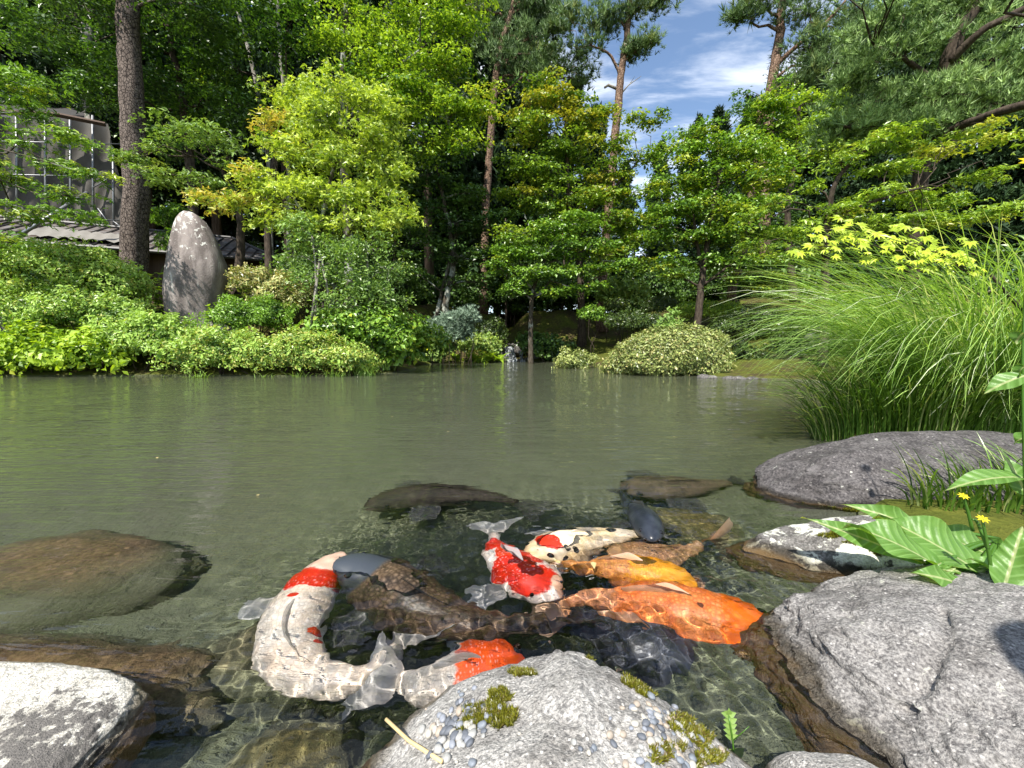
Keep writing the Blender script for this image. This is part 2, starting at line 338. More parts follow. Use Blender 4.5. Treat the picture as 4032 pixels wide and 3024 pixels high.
def crack(o, pix, width, depth):     # press a crack into the rock along a line seen on its face
    me = o.data; n = len(me.vertices); co = np.empty(n * 3, np.float32); me.vertices.foreach_get('co', co); co = co.reshape(-1, 3).astype(float) + np.array(o.location)
    t = BVHTree.FromPolygons([tuple(c) for c in co], [tuple(p.vertices) for p in me.polygons]); line = [t.ray_cast(EYE, ray(*p).normalized())[0] for p in pix]
    line = smooth_path([l for l in line if l is not None], 40); d = np.min(np.linalg.norm(co[:, None, :] - line[None], axis=2), axis=1) if n < 30000 else np.array([1e3])
    if n >= 30000:
        d = np.full(n, 1e3); sel = np.where(np.linalg.norm(co - line.mean(0), axis=1) < np.linalg.norm(line[0] - line[-1]) * .8)[0]; d[sel] = np.min(np.linalg.norm(co[sel][:, None, :] - line[None], axis=2), axis=1)
    nr = co - np.array(o.location) * 1.0; nr /= np.linalg.norm(nr, axis=1, keepdims=True); k = np.exp(-(d / width) ** 2)
    co -= nr * (depth * k)[:, None]; me.vertices.foreach_set('co', (co - np.array(o.location)).astype(np.float32).ravel()); me.update()
crack(big, [(3690, 2400), (3700, 2480), (3670, 2580), (3630, 2680), (3560, 2790)], .012, .022)
crack(big, [(3150, 2330), (3090, 2450), (3120, 2560)], .03, .012)
upper = boulder('broad dark granite boulder below the tall grass clump', (2.16, 1.78, -.05), (1.0, .36, .29), 11, GRANITE_DARK, sub=6, e=(.85, .9, .85), amp=.08, fine=.018, rot=.05)
small = boulder('small boulder blotched with white lichen beside the dock leaves', (1.16, 1.16, -.05), (.42, .15, .155), 21, GRANITE_LICHEN, sub=6, amp=.1, rot=-.08)
centre = boulder('pale speckled granite rock strewn with pebbles and moss', (.085, .43, -.105), (.445, .32, .285), 33, GRANITE_WHITE, sub=6, e=(1.22, 1.0, 1.1), fine=.02, amp=.09, rot=.0)
_c = np.empty(len(centre.data.vertices) * 3, np.float32); centre.data.vertices.foreach_get('co', _c); _c = _c.reshape(-1, 3); _c[:, 0] = np.where(_c[:, 0] > 0, _c[:, 0] * .80, _c[:, 0]); _c[:, 2] -= np.where(_c[:, 0] > .1, (_c[:, 0] - .1) * .18, 0) + np.where(_c[:, 0] < 0, -_c[:, 0] * .13, 0); centre.data.vertices.foreach_set('co', _c.ravel()); centre.data.update()
chip = boulder('small white granite stone wedged under the large grey boulder', (.46, .45, -.02), (.12, .1, .1), 41, GRANITE_WHITE, sub=5, amp=.08)
leftr = boulder('flat bleached rock at the shallow ledge with dark stains', (-1.06, .49, -.045), (.42, .235, .10), 52, ROCK_PALE, sub=6, e=(.5, .5, .6), amp=.045, flat_top=.75)
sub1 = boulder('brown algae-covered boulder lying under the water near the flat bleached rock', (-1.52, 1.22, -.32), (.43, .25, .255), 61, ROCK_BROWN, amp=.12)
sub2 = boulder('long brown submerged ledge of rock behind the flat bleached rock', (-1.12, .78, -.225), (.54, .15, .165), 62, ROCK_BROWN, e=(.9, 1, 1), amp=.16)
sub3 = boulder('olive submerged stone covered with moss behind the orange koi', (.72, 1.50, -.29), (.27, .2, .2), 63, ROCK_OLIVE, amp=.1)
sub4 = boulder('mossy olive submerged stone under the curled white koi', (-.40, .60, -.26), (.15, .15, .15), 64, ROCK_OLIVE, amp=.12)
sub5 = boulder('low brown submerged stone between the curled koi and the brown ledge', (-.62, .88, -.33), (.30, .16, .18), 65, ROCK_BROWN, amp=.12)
bank1 = boulder('grey lichened boulder at the edge of the shrub bank', Q(5, 1330, 9.9), (.75, .5, .75), 71, ROCK_BANK, amp=.1)
bank2 = boulder('grey boulder half hidden in shrubs beside the standing stone', Q(490, 1120, 11.6), (.55, .45, .6), 72, ROCK_BANK, amp=.1)
bank3 = boulder('low slab of rock in front of the standing stone', Q(830, 1310, 10.1), (.72, .4, .28), 73, ROCK_BANK, amp=.1, tilt=(0, .12))
for i, (px, py, D, r) in enumerate([(2905, 1502, 8.2, .2), (2960, 1500, 8.25, .16), (2870, 1496, 8.3, .15), (2800, 1492, 8.5, .14), (2770, 1488, 8.6, .15), (3010, 1505, 8.1, .13)]):
    boulder('small stone at the waterline beside the big clipped azalea', Q(px, py, D), (r, r * .8, r * .6), 80 + i, ROCK_BANK, 'shore_stone', 'stones along the water edge', sub=3)
for i, (px, py, D, r) in enumerate([(3195, 1330, 9.5, .16), (3210, 1290, 9.5, .11), (3225, 1345, 9.4, .12)]):
    boulder('small stacked stone on the dark slope behind the tall grass', Q(px, py, D), (r, r * .9, r * .7), 90 + i, ROCK_BANK, 'stacked_stone', 'stones stacked on the slope', sub=3)
# ------------------------------------------------------------------ foliage generator
def quadleaf(l=1.0, wd=.5, fold=.12):
    return np.array([(0, 0, 0), (-wd / 2, l * .45, fold), (0, l, -.05), (wd / 2, l * .45, fold)], float), np.array([(0, 3, 2, 1)])
def starleaf(n=5, spread=1.15, wd=.2):
    v, f = [], []
    for i in range(n):
        a = (i - (n - 1) / 2) / ((n - 1) / 2) * spread * 1.35; l = 1.0 - .42 * abs(i - (n - 1) / 2) / ((n - 1) / 2)
        R = np.array([(math.cos(a), math.sin(a)), (-math.sin(a), math.cos(a))])
        pts = np.array([(0, 0), (-wd * l * .55, .45 * l), (0, l), (wd * l * .55, .45 * l)]) @ R
        b = len(v); zz = (0, .03, -.14 * l, .03)
        v += [(x, y, z) for (x, y), z in zip(pts, zz)]; f.append((b, b + 3, b + 2, b + 1))
    return np.array(v, float), np.array(f)
def tuft(n=9, wd=.05, spread=1.0, seed=1):
    r = np.random.default_rng(seed); v, f = [], []
    for i in range(n):
        a = r.uniform(0, 6.283); e = r.uniform(.1, spread)
        d = np.array((math.sin(e) * math.cos(a), math.sin(e) * math.sin(a), math.cos(e))); s = np.cross(d, r.normal(size=3)); s /= np.linalg.norm(s)
        l = r.uniform(.7, 1.0); b = len(v); v += [tuple(s * wd), tuple(-s * wd), tuple(d * l)]; f.append((b, b + 1, b + 2))
    return np.array(v), np.array(f)
QUAD = quadleaf(); QUADW = quadleaf(1, .68); STAR3 = starleaf(3, .8, .34); STAR5 = starleaf(5, 1.1, .3); STAR7 = starleaf(7, 1.25, .26)
TUFT = tuft(); TUFT_S = tuft(7, .1, 1.25, 3); SPRAY = tuft(6, .17, 1.2, 5)
def frames(nrm, spin=None):
    n = nrm / (np.linalg.norm(nrm, axis=1, keepdims=True) + 1e-9)
    r = rng.normal(size=n.shape) if spin is None else spin
    t = np.cross(n, r); t /= np.linalg.norm(t, axis=1, keepdims=True) + 1e-9
    return np.stack([t, np.cross(n, t), n], 2)          # columns: side, along, normal
def scatter(name, templ, pos, nrm, size, rnd=None, tint=None, spin=None):
    tv, tf = templ; n = len(pos); k = len(tv); R = frames(nrm, spin)
    v = np.einsum('nij,kj->nki', R, tv) * np.asarray(size)[:, None, None] + pos[:, None, :]
    f = (tf[None] + (np.arange(n) * k)[:, None, None]).reshape(-1, tf.shape[1])
    rnd = rng.random(n) if rnd is None else rnd; tint = np.zeros(n) if tint is None else tint
    return npmesh(name, v.reshape(-1, 3), f, False, {'rnd': np.repeat(rnd, k), 'tint': np.repeat(tint, k)})
class Leaves:
    def __init__(s): s.p = []; s.n = []; s.s = []; s.r = []; s.t = []
    def add(s, p, n, size, r, t): s.p.append(p); s.n.append(n); s.s.append(size); s.r.append(r); s.t.append(t)
    def mesh(s, name, templ): return scatter(name, templ, np.concatenate(s.p), np.concatenate(s.n), np.concatenate(s.s), np.clip(np.concatenate(s.r), 0, 1), np.concatenate(s.t))
def pad(L, c, rx, ry, rz, n, size, tilt=.45, droop=.3, tint=0.0, bright=.5):
    """a flattened spray of leaves with a ragged rim"""
    th = rng.uniform(0, 6.283, n); ph = rng.uniform(0, 6.283, 3)
    rim = 1 + .22 * np.sin(2 * th + ph[0]) + .2 * np.sin(3 * th + ph[1]) + .16 * np.sin(5 * th + ph[2])
    r = np.sqrt(rng.random(n)) * rim
    x, y = np.cos(th) * r, np.sin(th) * r
    z = rng.normal(size=n) * .5 * rz + rz * (.6 - r * r * .6) - droop * rx * np.clip(r - .3, 0, 2) ** 2
    p = np.stack([x * rx, y * ry, z], 1) + np.asarray(c)
    nr = np.stack([x * .5, y * .5, np.ones(n)], 1) + rng.normal(size=(n, 3)) * tilt
    L.add(p, nr, size * np.clip(rng.lognormal(-.08, .32, n), .4, 1.7), bright + rng.normal(size=n) * .3, np.full(n, tint) + rng.normal(size=n) * .1)
def lobes_to_pads(L, lobes, D, size, per, cover, flat, tint, tilt, droop, depth, dens):
    """lobes in photograph pixels at distance D become real clumps of pads in space; returns pad centres per lobe"""
    out = []
    for lb in lobes:
        px, py, rx, ry = lb[:4]; dd = lb[4] if len(lb) > 4 else 0.0; tn = lb[5] if len(lb) > 5 else tint
        DD = D + dd; c = np.array(Q(px, py, DD)); wx = rx / FPX * DD; wz = ry / FPX * DD; wy = wx * depth
        pads = []
        for i in range(per):
            u = rng.normal(size=3); u /= np.linalg.norm(u); u *= rng.uniform(.35, .85)
            pc = c + u * np.array([wx, wy, wz]); pr = min(wx, 1.6) * rng.uniform(.34, .6)
            n = max(20, int(dens * pr * pr / (size * size) * cover))
            pad(L, pc, pr, pr * rng.uniform(.7, 1.1), max(pr * flat, .04), n, size, tilt, droop, tn + rng.normal() * .22, .5 + rng.normal() * .16 + .12 * u[2])  # upper pads brighter: light on the crown put into leaf colour
            pads.append(pc)
        out.append((c, pads))
    return out
def limb(A, a, b, r0, r1, sag=.0, n=7, k=5, jit=.06):
    a = np.asarray(a, float); b = np.asarray(b, float); L = np.linalg.norm(b - a); t = np.linspace(0, 1, n)[:, None]
    p = a + (b - a) * t; p[:, 2] += (sag * L * np.sin(math.pi * t[:, 0])); j = rng.normal(size=(n, 3)) * jit * L * np.sin(math.pi * t); p += j
    A.tube(p, np.linspace(r0, r1, n), k)
    return p
def tree(name, label, trunks, lobes, D, leaf, bark, templ=QUAD, size=.11, per=8, cover=1.0, flat=.22, tint=.3, tilt=.45, droop=.25, depth=.8, dens=7.0, r=.15, group=None, cat='tree', twigs=True, sag=.12, kk=9, limb_r=.05):
    """trunks: list of (polyline of world points, base radius, top radius)"""
    base = Vector(trunks[0][0][0]); root = empty(name, base, label, cat, group)
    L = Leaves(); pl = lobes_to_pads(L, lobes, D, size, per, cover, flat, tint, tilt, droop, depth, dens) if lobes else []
    paths = []
    for pts, r0, r1 in trunks:
        A = Acc()
        n = max(10, len(pts) * 5); pp = smooth_path(pts, n) + rng.normal(size=(n, 3)) * r0 * .08
        rad = np.linspace(r0, r1, n); rad[:2] *= (1.35, 1.12)
        A.tube(pp, rad, kk, wob=.05); paths.append((pp, rad)); rebase(link('trunk', A.mesh('trunk', True), mat=bark), root)
    allp = np.concatenate([p for p, _ in paths]); allr = np.concatenate([q for _, q in paths])
    for c, pads in pl:
        B = Acc(); d = np.linalg.norm((allp - c) * np.array([1, 1, .8]), axis=1) + 1.2 * np.clip(allp[:, 2] - c[2] + .2, 0, 9)
        i = int(np.argmin(d)); rr = min(allr[i] * .55, limb_r)
        limb(B, allp[i], c, rr, rr * .35, sag)
        if twigs:
            for q in pads: limb(B, c + (q - c) * .02, q, rr * .34, .006, .05, 5, 4, .08)
        rebase(link('branch', B.mesh('branch', True), mat=bark), root)
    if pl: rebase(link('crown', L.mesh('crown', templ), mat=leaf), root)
    return root
def gp(px, D, dz=0.0): x = X(px, D); return (x, D, gz(x, D) - .1 + dz)

# -------- far grove: tall cedars, copies of four prototypes
def cedar_mesh(seed, H, R, low=.12, n_b=95, size=.55, tn=55):
    L = Leaves(); r = np.random.default_rng(seed); A = Acc()
    for i in range(n_b):
        t = (i + r.random()) / n_b; z = H * (low + (1 - low) * t); rr = R * (1 - t) ** .75 * r.uniform(.6, 1.12) + .25
        a = r.uniform(0, 6.283); m = int(tn * (.45 + rr / R)); s = np.sqrt(r.random(m)) * rr
        w = r.normal(size=m) * (.16 * rr + .1); p = np.stack([np.cos(a) * s - np.sin(a) * w, np.sin(a) * s + np.cos(a) * w, z - s * .28 + r.normal(size=m) * .2 + .25 * (s / rr) ** 2 * rr], 1)
        nr = np.stack([np.full(m, np.cos(a)) * .8, np.full(m, np.sin(a)) * .8, np.full(m, .25)], 1) + r.normal(size=(m, 3)) * .5
        L.add(p, nr, size * r.uniform(.6, 1.2, m), .45 + r.normal() * .15 + r.normal(size=m) * .2, np.full(m, r.uniform(0, .6)))
    A.tube([(0, 0, -.4), (.05, 0, H * .5), (0, .05, H * .97)], (R * .11, R * .07, .03), 8)
    return L.mesh('crown', SPRAY), A.mesh('trunk', True)
PROTO = [cedar_mesh(s, H, R, lo) for s, H, R, lo in ((1, 20, 3.0, .14), (2, 17, 2.7, .1), (3, 23, 3.2, .3), (4, 15, 3.1, .06))]
for c, t in PROTO: c.materials.append(NEEDLE_DARK); t.materials.append(BARK_CEDAR)
def cedar(px, D, k, top_py, label, group, rz=0.0):
    x, y, z = gp(px, D); top = Q(px, top_py, D).z; H = (20, 17, 23, 15)[k]; s = (top - z) / H
    o = empty('cedar_tree', (x, y, z), label, 'tree', group); o.scale = (s * .9, s * .9, s); o.rotation_euler.z = rz
    a = link('crown', PROTO[k][0], o); b = link('trunk', PROTO[k][1], o)
    return o
LC = 'tall dark cedar in the dense grove closing off the garden'
far = []
for i, px in enumerate(range(-1500, 2050, 205)): far.append((px + rng.uniform(-60, 60), rng.uniform(27, 36), int(rng.integers(0, 4)), rng.uniform(-500, 60)))
for i, px in enumerate(range(-900, 1900, 260)): far.append((px + rng.uniform(-60, 60), rng.uniform(21, 25), 2, rng.uniform(-700, -200)))
for px, t in ((1830, 60), (1960, 130), (2060, 160), (2240, 330), (2330, 420)): far.append((px, 29 + rng.uniform(-2, 3), 1, t))
for px, t in ((2440, 640), (2570, 560), (2700, 470), (2790, 430), (2900, 380), (3000, 300), (3130, 160), (3260, 60), (3390, 0), (3520, -60)): far.append((px, 30 + rng.uniform(-2, 5), int(rng.integers(0, 2)), t))
for px in range(3620, 5300, 170): far.append((px + rng.uniform(-40, 40), rng.uniform(19, 30), int(rng.integers(0, 4)), rng.uniform(-400, 100)))
for f in far: cedar(*f, LC, 'cedars of the grove', rng.uniform(0, 6))
# shaded understorey of the grove: broadleaf saplings behind the pond
for i, (px, py, D) in enumerate([(1560, 1000, 24), (1800, 960, 25), (1990, 1010, 24), (2210, 1010, 25), (2480, 980, 26), (1320, 980, 22), (3080, 960, 22), (3330, 950, 19)]):
    b = gp(px, D); t = Q(px, py - 150, D)
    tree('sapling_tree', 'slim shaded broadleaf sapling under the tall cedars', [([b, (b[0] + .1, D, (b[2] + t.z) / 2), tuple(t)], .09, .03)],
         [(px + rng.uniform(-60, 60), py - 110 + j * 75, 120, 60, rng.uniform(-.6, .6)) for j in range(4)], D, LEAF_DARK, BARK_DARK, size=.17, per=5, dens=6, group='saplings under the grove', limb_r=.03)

# -------- individual trees
def tq(px, py, D): return tuple(Q(px, py, D))
tree('pine_tree', 'thick straight trunk with scaly plated bark in front of the tin-roofed building', [([gp(540, 13), tq(534, 800, 13), tq(522, 450, 13), tq(508, 100, 13), tq(495, -420, 13)], .36, .24)],
     [(330, 60, 210, 90), (740, 20, 200, 90), (520, -200, 350, 110), (250, -150, 250, 110), (820, -180, 220, 120)], 13, LEAF_DARK, BARK_PLATE, size=.14, per=9, dens=6.5, kk=20, tint=.1)
tree('maple_tree', 'spreading green maple whose branches hang over the sheeted scaffold', [([gp(-420, 9.6), tq(-380, 800, 9.5), tq(-250, 400, 9.4), tq(-60, 120, 9.4)], .16, .05)],
     [(40, 330, 170, 60), (130, 440, 130, 50), (250, 540, 120, 36), (60, 560, 130, 45), (200, 640, 110, 30), (40, 700, 110, 34), (270, 770, 120, 26), (110, 830, 130, 28), (300, 860, 110, 26), (60, 960, 120, 34), (-150, 300, 200, 110), (-150, 600, 200, 110), (360, 690, 90, 22)], 9.2, LEAF_MID, BARK_LICHEN, STAR3, .1, 7, flat=.14, dens=4.2, tint=.45, limb_r=.03, sag=.06)
tree('maple_tree', 'tall shady maple filling the space behind the plated trunk', [([gp(770, 15.5), tq(760, 800, 15.5), tq(720, 400, 15.3), tq(650, 60, 15)], .22, .08), ([gp(1080, 15.8), tq(1060, 800, 15.8), tq(1130, 300, 15.5)], .16, .06)],
     [(120, 90, 230, 120), (330, 200, 210, 90), (480, 90, 200, 110), (700, 170, 220, 110), (600, 330, 200, 80), (880, 90, 200, 120), (950, 280, 200, 100), (1130, 120, 200, 120), (780, 420, 170, 70), (1040, 450, 150, 80), (450, 400, 140, 60), (640, 560, 140, 60), (200, 350, 140, 60)], 15.2, LEAF_SHADE, BARK_DARK, QUADW, .13, 9, dens=6.0, tint=.15)
tree('maple_tree', 'slender maple reaching pale green sprays across the plated trunk', [([gp(945, 12.4), tq(950, 940, 12.4), tq(925, 780, 12.2), tq(850, 620, 11.8)], .15, .05)],
     [(560, 600, 100, 48), (680, 520, 130, 45), (830, 550, 120, 55), (900, 620, 80, 60), (500, 620, 50, 30), (640, 690, 120, 40), (790, 720, 120, 60)], 11.6, LEAF_PALE, BARK_DARK, STAR3, .11, 7, dens=4.6, tint=.5, flat=.18)
tree('maple_tree', 'bright yellow-green maple with orange tips beside the standing stone', [([gp(1225, 10.4), tq(1250, 1080, 10.4), tq(1270, 850, 10.4), tq(1330, 600, 10.5), tq(1370, 420, 10.5)], .075, .025), ([gp(1290, 10.5), tq(1260, 1090, 10.5), tq(1200, 850, 10.4), tq(1080, 700, 10.2)], .06, .02), ([gp(1300, 10.7), tq(1340, 1000, 10.7), tq(1450, 800, 10.7)], .05, .02)],
     [(1160, 370, 120, 50), (1330, 370, 140, 50), (1470, 400, 110, 55), (1080, 480, 80, 60, 0, .7), (1240, 480, 160, 75), (1430, 520, 140, 75), (1560, 470, 80, 50), (1130, 600, 110, 60, 0, .5), (1310, 630, 160, 80), (1500, 640, 120, 70), (1000, 720, 110, 50, 0, .45), (850, 790, 90, 34, 0, .72), (960, 800, 90, 40, 0, .55), (1150, 760, 150, 70), (1350, 780, 150, 80), (1520, 760, 110, 60), (1590, 690, 60, 40), (1060, 870, 110, 60), (1430, 890, 130, 60), (1570, 860, 90, 45), (1250, 900, 120, 60)], 10.4, LEAF_YELLOW, BARK_LICHEN, STAR3, .11, 10, dens=6.0, tint=.15, flat=.4, tilt=.65, limb_r=.02)
tree('shrub_tree', 'small-leaved green understorey tree with leaning stems below the yellow maple', [([gp(1240, 10.0), tq(1245, 1100, 10.0), tq(1230, 930, 9.9)], .045, .02), ([gp(1460, 10.3), tq(1450, 1100, 10.3), tq(1440, 950, 10.2)], .04, .02)],
     [(1180, 900, 100, 60), (1260, 960, 110, 70), (1150, 1010, 90, 50), (1330, 1030, 120, 60), (1440, 990, 110, 70), (1530, 1060, 90, 70), (1240, 1090, 110, 50), (1420, 1120, 120, 60), (1540, 1180, 80, 60), (1350, 1200, 110, 50)], 10.0, LEAF_PALE, BARK_PALE, QUAD, .085, 8, dens=6, tint=.1, flat=.5, tilt=.8, limb_r=.02)
for i, (a, b) in enumerate((((1262, 1000), (1224, 1290)), ((1262, 1000), (1314, 1262)))):
    A = Acc(); A.tube([tq(*a, 9.9), tq(*b, 9.8 + .25 * i)], (.03, .034), 7)
    tag(link('support_pole', A.mesh('support_pole', True), mat=BARK_PALE), 'pale leaning support pole propping the small tree', 'pole', 'support poles')
tree('birch_tree', 'pale thin leaning trunk rising behind the yellow maple', [([gp(1090, 16.6), tq(1060, 700, 16.6), tq(1035, 480, 16.6), tq(990, 240, 16.6), tq(925, 0, 16.6), tq(880, -250, 16.6)], 0.085, .06)], [(900, -200, 200, 90), (1000, -60, 150, 60)], 16.6, LEAF_MID, BARK_PALE, size=.13)
tree('birch_tree', 'pale mottled upright trunk between the shady maple and the bright tree', [([gp(1150, 17.0), tq(1135, 700, 17.0), tq(1118, 390, 17.0), tq(1100, 150, 17.0), tq(1085, -200, 17.0)], 0.08, .06)], [(1100, -180, 200, 90)], 17.0, LEAF_MID, BARK_PALE, size=.13)
tree('birch_tree', 'weathered grey trunk standing behind the sheeted scaffold', [([gp(360, 20), tq(358, 700, 20), tq(356, 430, 20), tq(340, 100, 20)], .28, .2)], [(330, 120, 200, 80), (380, 300, 160, 60)], 20, LEAF_DARK, BARK_PALE, size=.17)
tree('zelkova_tree', 'tall bright lime-green tree above the yellow maple', [([gp(1390, 16.5), tq(1370, 900, 16.5), tq(1345, 500, 16.3), tq(1355, 200, 16), tq(1370, -150, 16)], .2, .07), ([tq(1345, 520, 16.3), tq(1480, 330, 16), tq(1650, 200, 15.8)], .09, .04)],
     [(1330, 60, 170, 90), (1500, 60, 180, 100), (1680, 40, 140, 80), (1800, 110, 120, 70), (1400, 200, 150, 80), (1580, 190, 170, 90), (1740, 250, 150, 80), (1480, 320, 150, 80), (1660, 360, 160, 80), (1830, 370, 130, 70), (1560, 450, 150, 80), (1760, 470, 150, 80), (1890, 440, 90, 50), (1660, 560, 140, 70), (1820, 560, 110, 60), (1850, 20, 90, 50), (1700, -100, 250, 80)], 15.8, LEAF_LIME, BARK_LICHEN, QUADW, .125, 8, dens=5.5, tint=.3)
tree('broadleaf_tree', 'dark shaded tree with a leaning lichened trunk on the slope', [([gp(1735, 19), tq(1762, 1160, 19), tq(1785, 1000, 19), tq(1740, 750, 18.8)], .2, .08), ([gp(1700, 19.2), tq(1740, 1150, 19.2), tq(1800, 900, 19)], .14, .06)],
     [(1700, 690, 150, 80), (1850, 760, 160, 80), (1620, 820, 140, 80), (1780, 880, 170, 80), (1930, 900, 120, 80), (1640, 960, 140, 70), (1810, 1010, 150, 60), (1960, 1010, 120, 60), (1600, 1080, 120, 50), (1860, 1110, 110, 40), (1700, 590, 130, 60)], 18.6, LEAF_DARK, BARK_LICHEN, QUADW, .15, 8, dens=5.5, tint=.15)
tree('maple_tree', 'layered olive maple tinged with orange beside the patch of sky', [([gp(2290, 19), tq(2280, 1000, 19), tq(2240, 800, 18.8), tq(2230, 520, 18.5)], .2, .06), ([tq(2260, 900, 18.8), tq(2400, 760, 18.4), tq(2500, 650, 18.2)], .09, .04)],
     [(2150, 330, 110, 40, 0, .5), (2060, 420, 120, 45, 0, .7), (2220, 410, 130, 45, 0, .8), (2340, 470, 120, 45, 0, .7), (2120, 520, 140, 50, 0, .6), (2280, 570, 150, 50), (2430, 560, 90, 45), (2060, 640, 130, 50), (2200, 680, 150, 50), (2380, 670, 140, 50), (2520, 620, 90, 40), (2030, 770, 120, 45), (2180, 800, 140, 50), (2330, 790, 140, 50), (2480, 760, 110, 50), (2540, 470, 70, 26), (2600, 460, 50, 22), (2560, 860, 80, 40), (2430, 870, 120, 45), (2300, 880, 120, 45), (2160, 900, 120, 45), (2520, 960, 100, 45), (2420, 1000, 100, 40), (2560, 1050, 80, 36)], 18.2, LEAF_OLIVE, BARK_DARK, QUADW, .135, 9, dens=5.5, tint=.45, flat=.16, droop=.3)
tree('maple_tree', 'low green maple with a pale-barked trunk above the waterfall', [([gp(2090, 17), tq(2092, 1200, 17), tq(2120, 1080, 17), tq(2190, 940, 16.8)], .12, .05)],
     [(2040, 930, 110, 36), (2160, 900, 120, 36), (2290, 880, 110, 36), (2010, 1000, 90, 32), (2130, 1000, 120, 36), (2260, 980, 120, 36), (2380, 960, 100, 40), (2070, 1080, 110, 34), (2210, 1070, 120, 34), (2340, 1060, 100, 36), (2440, 1030, 90, 36), (2030, 1140, 90, 30), (2180, 1140, 100, 30), (2310, 1130, 90, 30), (1960, 1060, 80, 34)], 16.6, LEAF_MID, BARK_LICHEN, QUADW, .125, 8, dens=5.5, tint=.4, flat=.16)
PINE = dict(templ=TUFT, size=.34, per=11, dens=5.2, flat=.32, tilt=.35, droop=.15, tint=.3, twigs=True)
tree('pine_tree', 'tall red pine standing free against the blue sky', [([gp(2362, 22), tq(2375, 1050, 22), tq(2400, 800, 22), tq(2432, 430, 22), tq(2445, 300, 22), tq(2470, 120, 22), tq(2480, -60, 22), tq(2490, -260, 22)], .27, .12), ([tq(2445, 300, 22), tq(2400, 215, 21.8), tq(2330, 180, 21.6)], .09, .04)],
     [(2330, 110, 100, 45), (2240, 70, 80, 40), (2400, 60, 90, 45), (2280, 190, 90, 36), (2540, 160, 70, 40), (2500, 210, 60, 30), (2510, 40, 90, 40), (2600, 10, 80, 24), (2420, -60, 150, 40), (2180, 120, 60, 34), (2560, -60, 120, 30)], 21.8, NEEDLE, BARK_RED, limb_r=.06, sag=.1, **PINE)
A = Acc(); r0 = bpy.data.objects['pine_tree.001'] if 'pine_tree.001' in bpy.data.objects else None
A.tube([tq(2444, 372, 22), tq(2475, 335, 21.9), tq(2525, 300, 21.8)], (.05, .03, .01), 5); A.tube([tq(2480, 330, 21.9), tq(2500, 300, 21.9)], (.02, .006), 4); A.tube([tq(2436, 352, 22), tq(2395, 335, 21.9), tq(2380, 345, 21.9)], (.08, .07, .06), 6)
if r0: rebase(link('dead_branch', A.mesh('dead_branch', True), mat=BARK_PALE), r0)
tree('pine_tree', 'dark pine with arching boughs behind the lime-green tree', [([gp(1900, 24), tq(1920, 700, 24), tq(1960, 250, 24), tq(2010, 60, 24), tq(2050, -120, 24)], .26, .12)],
     [(2000, 250, 120, 70), (2080, 300, 100, 70), (1950, 150, 100, 50), (2090, 30, 110, 36), (2180, 20, 90, 30), (1900, 40, 100, 40), (2050, -60, 160, 50), (2090, 160, 90, 50), (2150, 240, 70, 50), (2240, 280, 90, 60), (2290, 330, 70, 40)], 24, NEEDLE, BARK_RED, limb_r=.08, sag=.12, **PINE)
tree('broadleaf_tree', 'fresh green tree with a dark forked trunk above the clipped bushes', [([gp(2735, 15), tq(2760, 1130, 15), tq(2778, 1000, 15), tq(2800, 860, 14.9), tq(2830, 700, 14.8)], .15, .05), ([tq(2768, 1080, 15), tq(2745, 960, 15), tq(2730, 840, 15)], .08, .04), ([tq(2772, 1120, 15), tq(2840, 1070, 14.8), tq(2920, 1010, 14.6)], .06, .03)],
     [(2740, 540, 120, 60), (2660, 620, 110, 60), (2820, 600, 130, 60), (2930, 600, 120, 60), (2640, 730, 110, 60), (2770, 720, 140, 60), (2910, 710, 140, 60), (3030, 700, 110, 60), (2680, 840, 120, 55), (2820, 830, 150, 55), (2970, 830, 140, 55), (2650, 940, 100, 45), (2760, 930, 120, 45), (2900, 930, 140, 45), (3030, 930, 120, 45), (2660, 1030, 90, 34), (2830, 1020, 110, 34), (2950, 1030, 110, 36), (3070, 1020, 100, 40), (2640, 1090, 70, 26), (2900, 1100, 80, 26), (3040, 1110, 90, 34), (2600, 800, 80, 50), (2590, 900, 80, 40)], 15, LEAF_MID, BARK_DARK, QUADW, .115, 8, dens=5.8, tint=.5)
tree('broadleaf_tree', 'sunlit lime tree in front of the dark conifers', [([gp(3110, 17), tq(3100, 900, 17), tq(3130, 600, 16.8), tq(3150, 420, 16.6)], .16, .05)],
     [(3010, 430, 80, 45), (3090, 420, 100, 50), (3200, 400, 90, 45), (3280, 400, 70, 45), (3020, 520, 110, 55), (3150, 510, 120, 55), (3260, 490, 100, 50), (3080, 620, 130, 55), (3220, 610, 120, 55)], 16.6, LEAF_LIME, BARK_DARK, QUADW, .12, 8, dens=5.6, tint=.2)
tree('pine_tree', 'pale plated pine trunk leaning above the flat-topped hedge', [([gp(2872, 17), tq(2885, 1130, 17), tq(2915, 1020, 17), tq(2940, 900, 17), tq(2970, 700, 17), tq(3000, 400, 17)], .2, .13)], [(3000, 380, 120, 50), (2990, 500, 100, 50)], 17, LEAF_MID, BARK_RED, size=.12)
tree('pine_tree', 'bare-stemmed pine with spreading boughs at the edge of the blue sky', [([gp(3000, 21), tq(3010, 800, 21), tq(3030, 420, 21), tq(3060, 200, 21), tq(3078, 40, 21), tq(3085, -160, 21)], .3, .16), ([tq(3050, 260, 21), tq(3150, 170, 20.5), tq(3260, 80, 20), tq(3330, 0, 20)], .12, .05)],
     [(2970, 20, 90, 40), (2930, 70, 60, 30), (3180, 60, 110, 50), (3300, 130, 110, 50), (3180, 190, 120, 50), (3320, 240, 110, 50), (3200, 290, 110, 45), (3130, 340, 80, 40), (3420, 60, 130, 60), (3100, -80, 200, 50)], 20.5, NEEDLE, BARK_RED, limb_r=.08, sag=.08, **PINE)
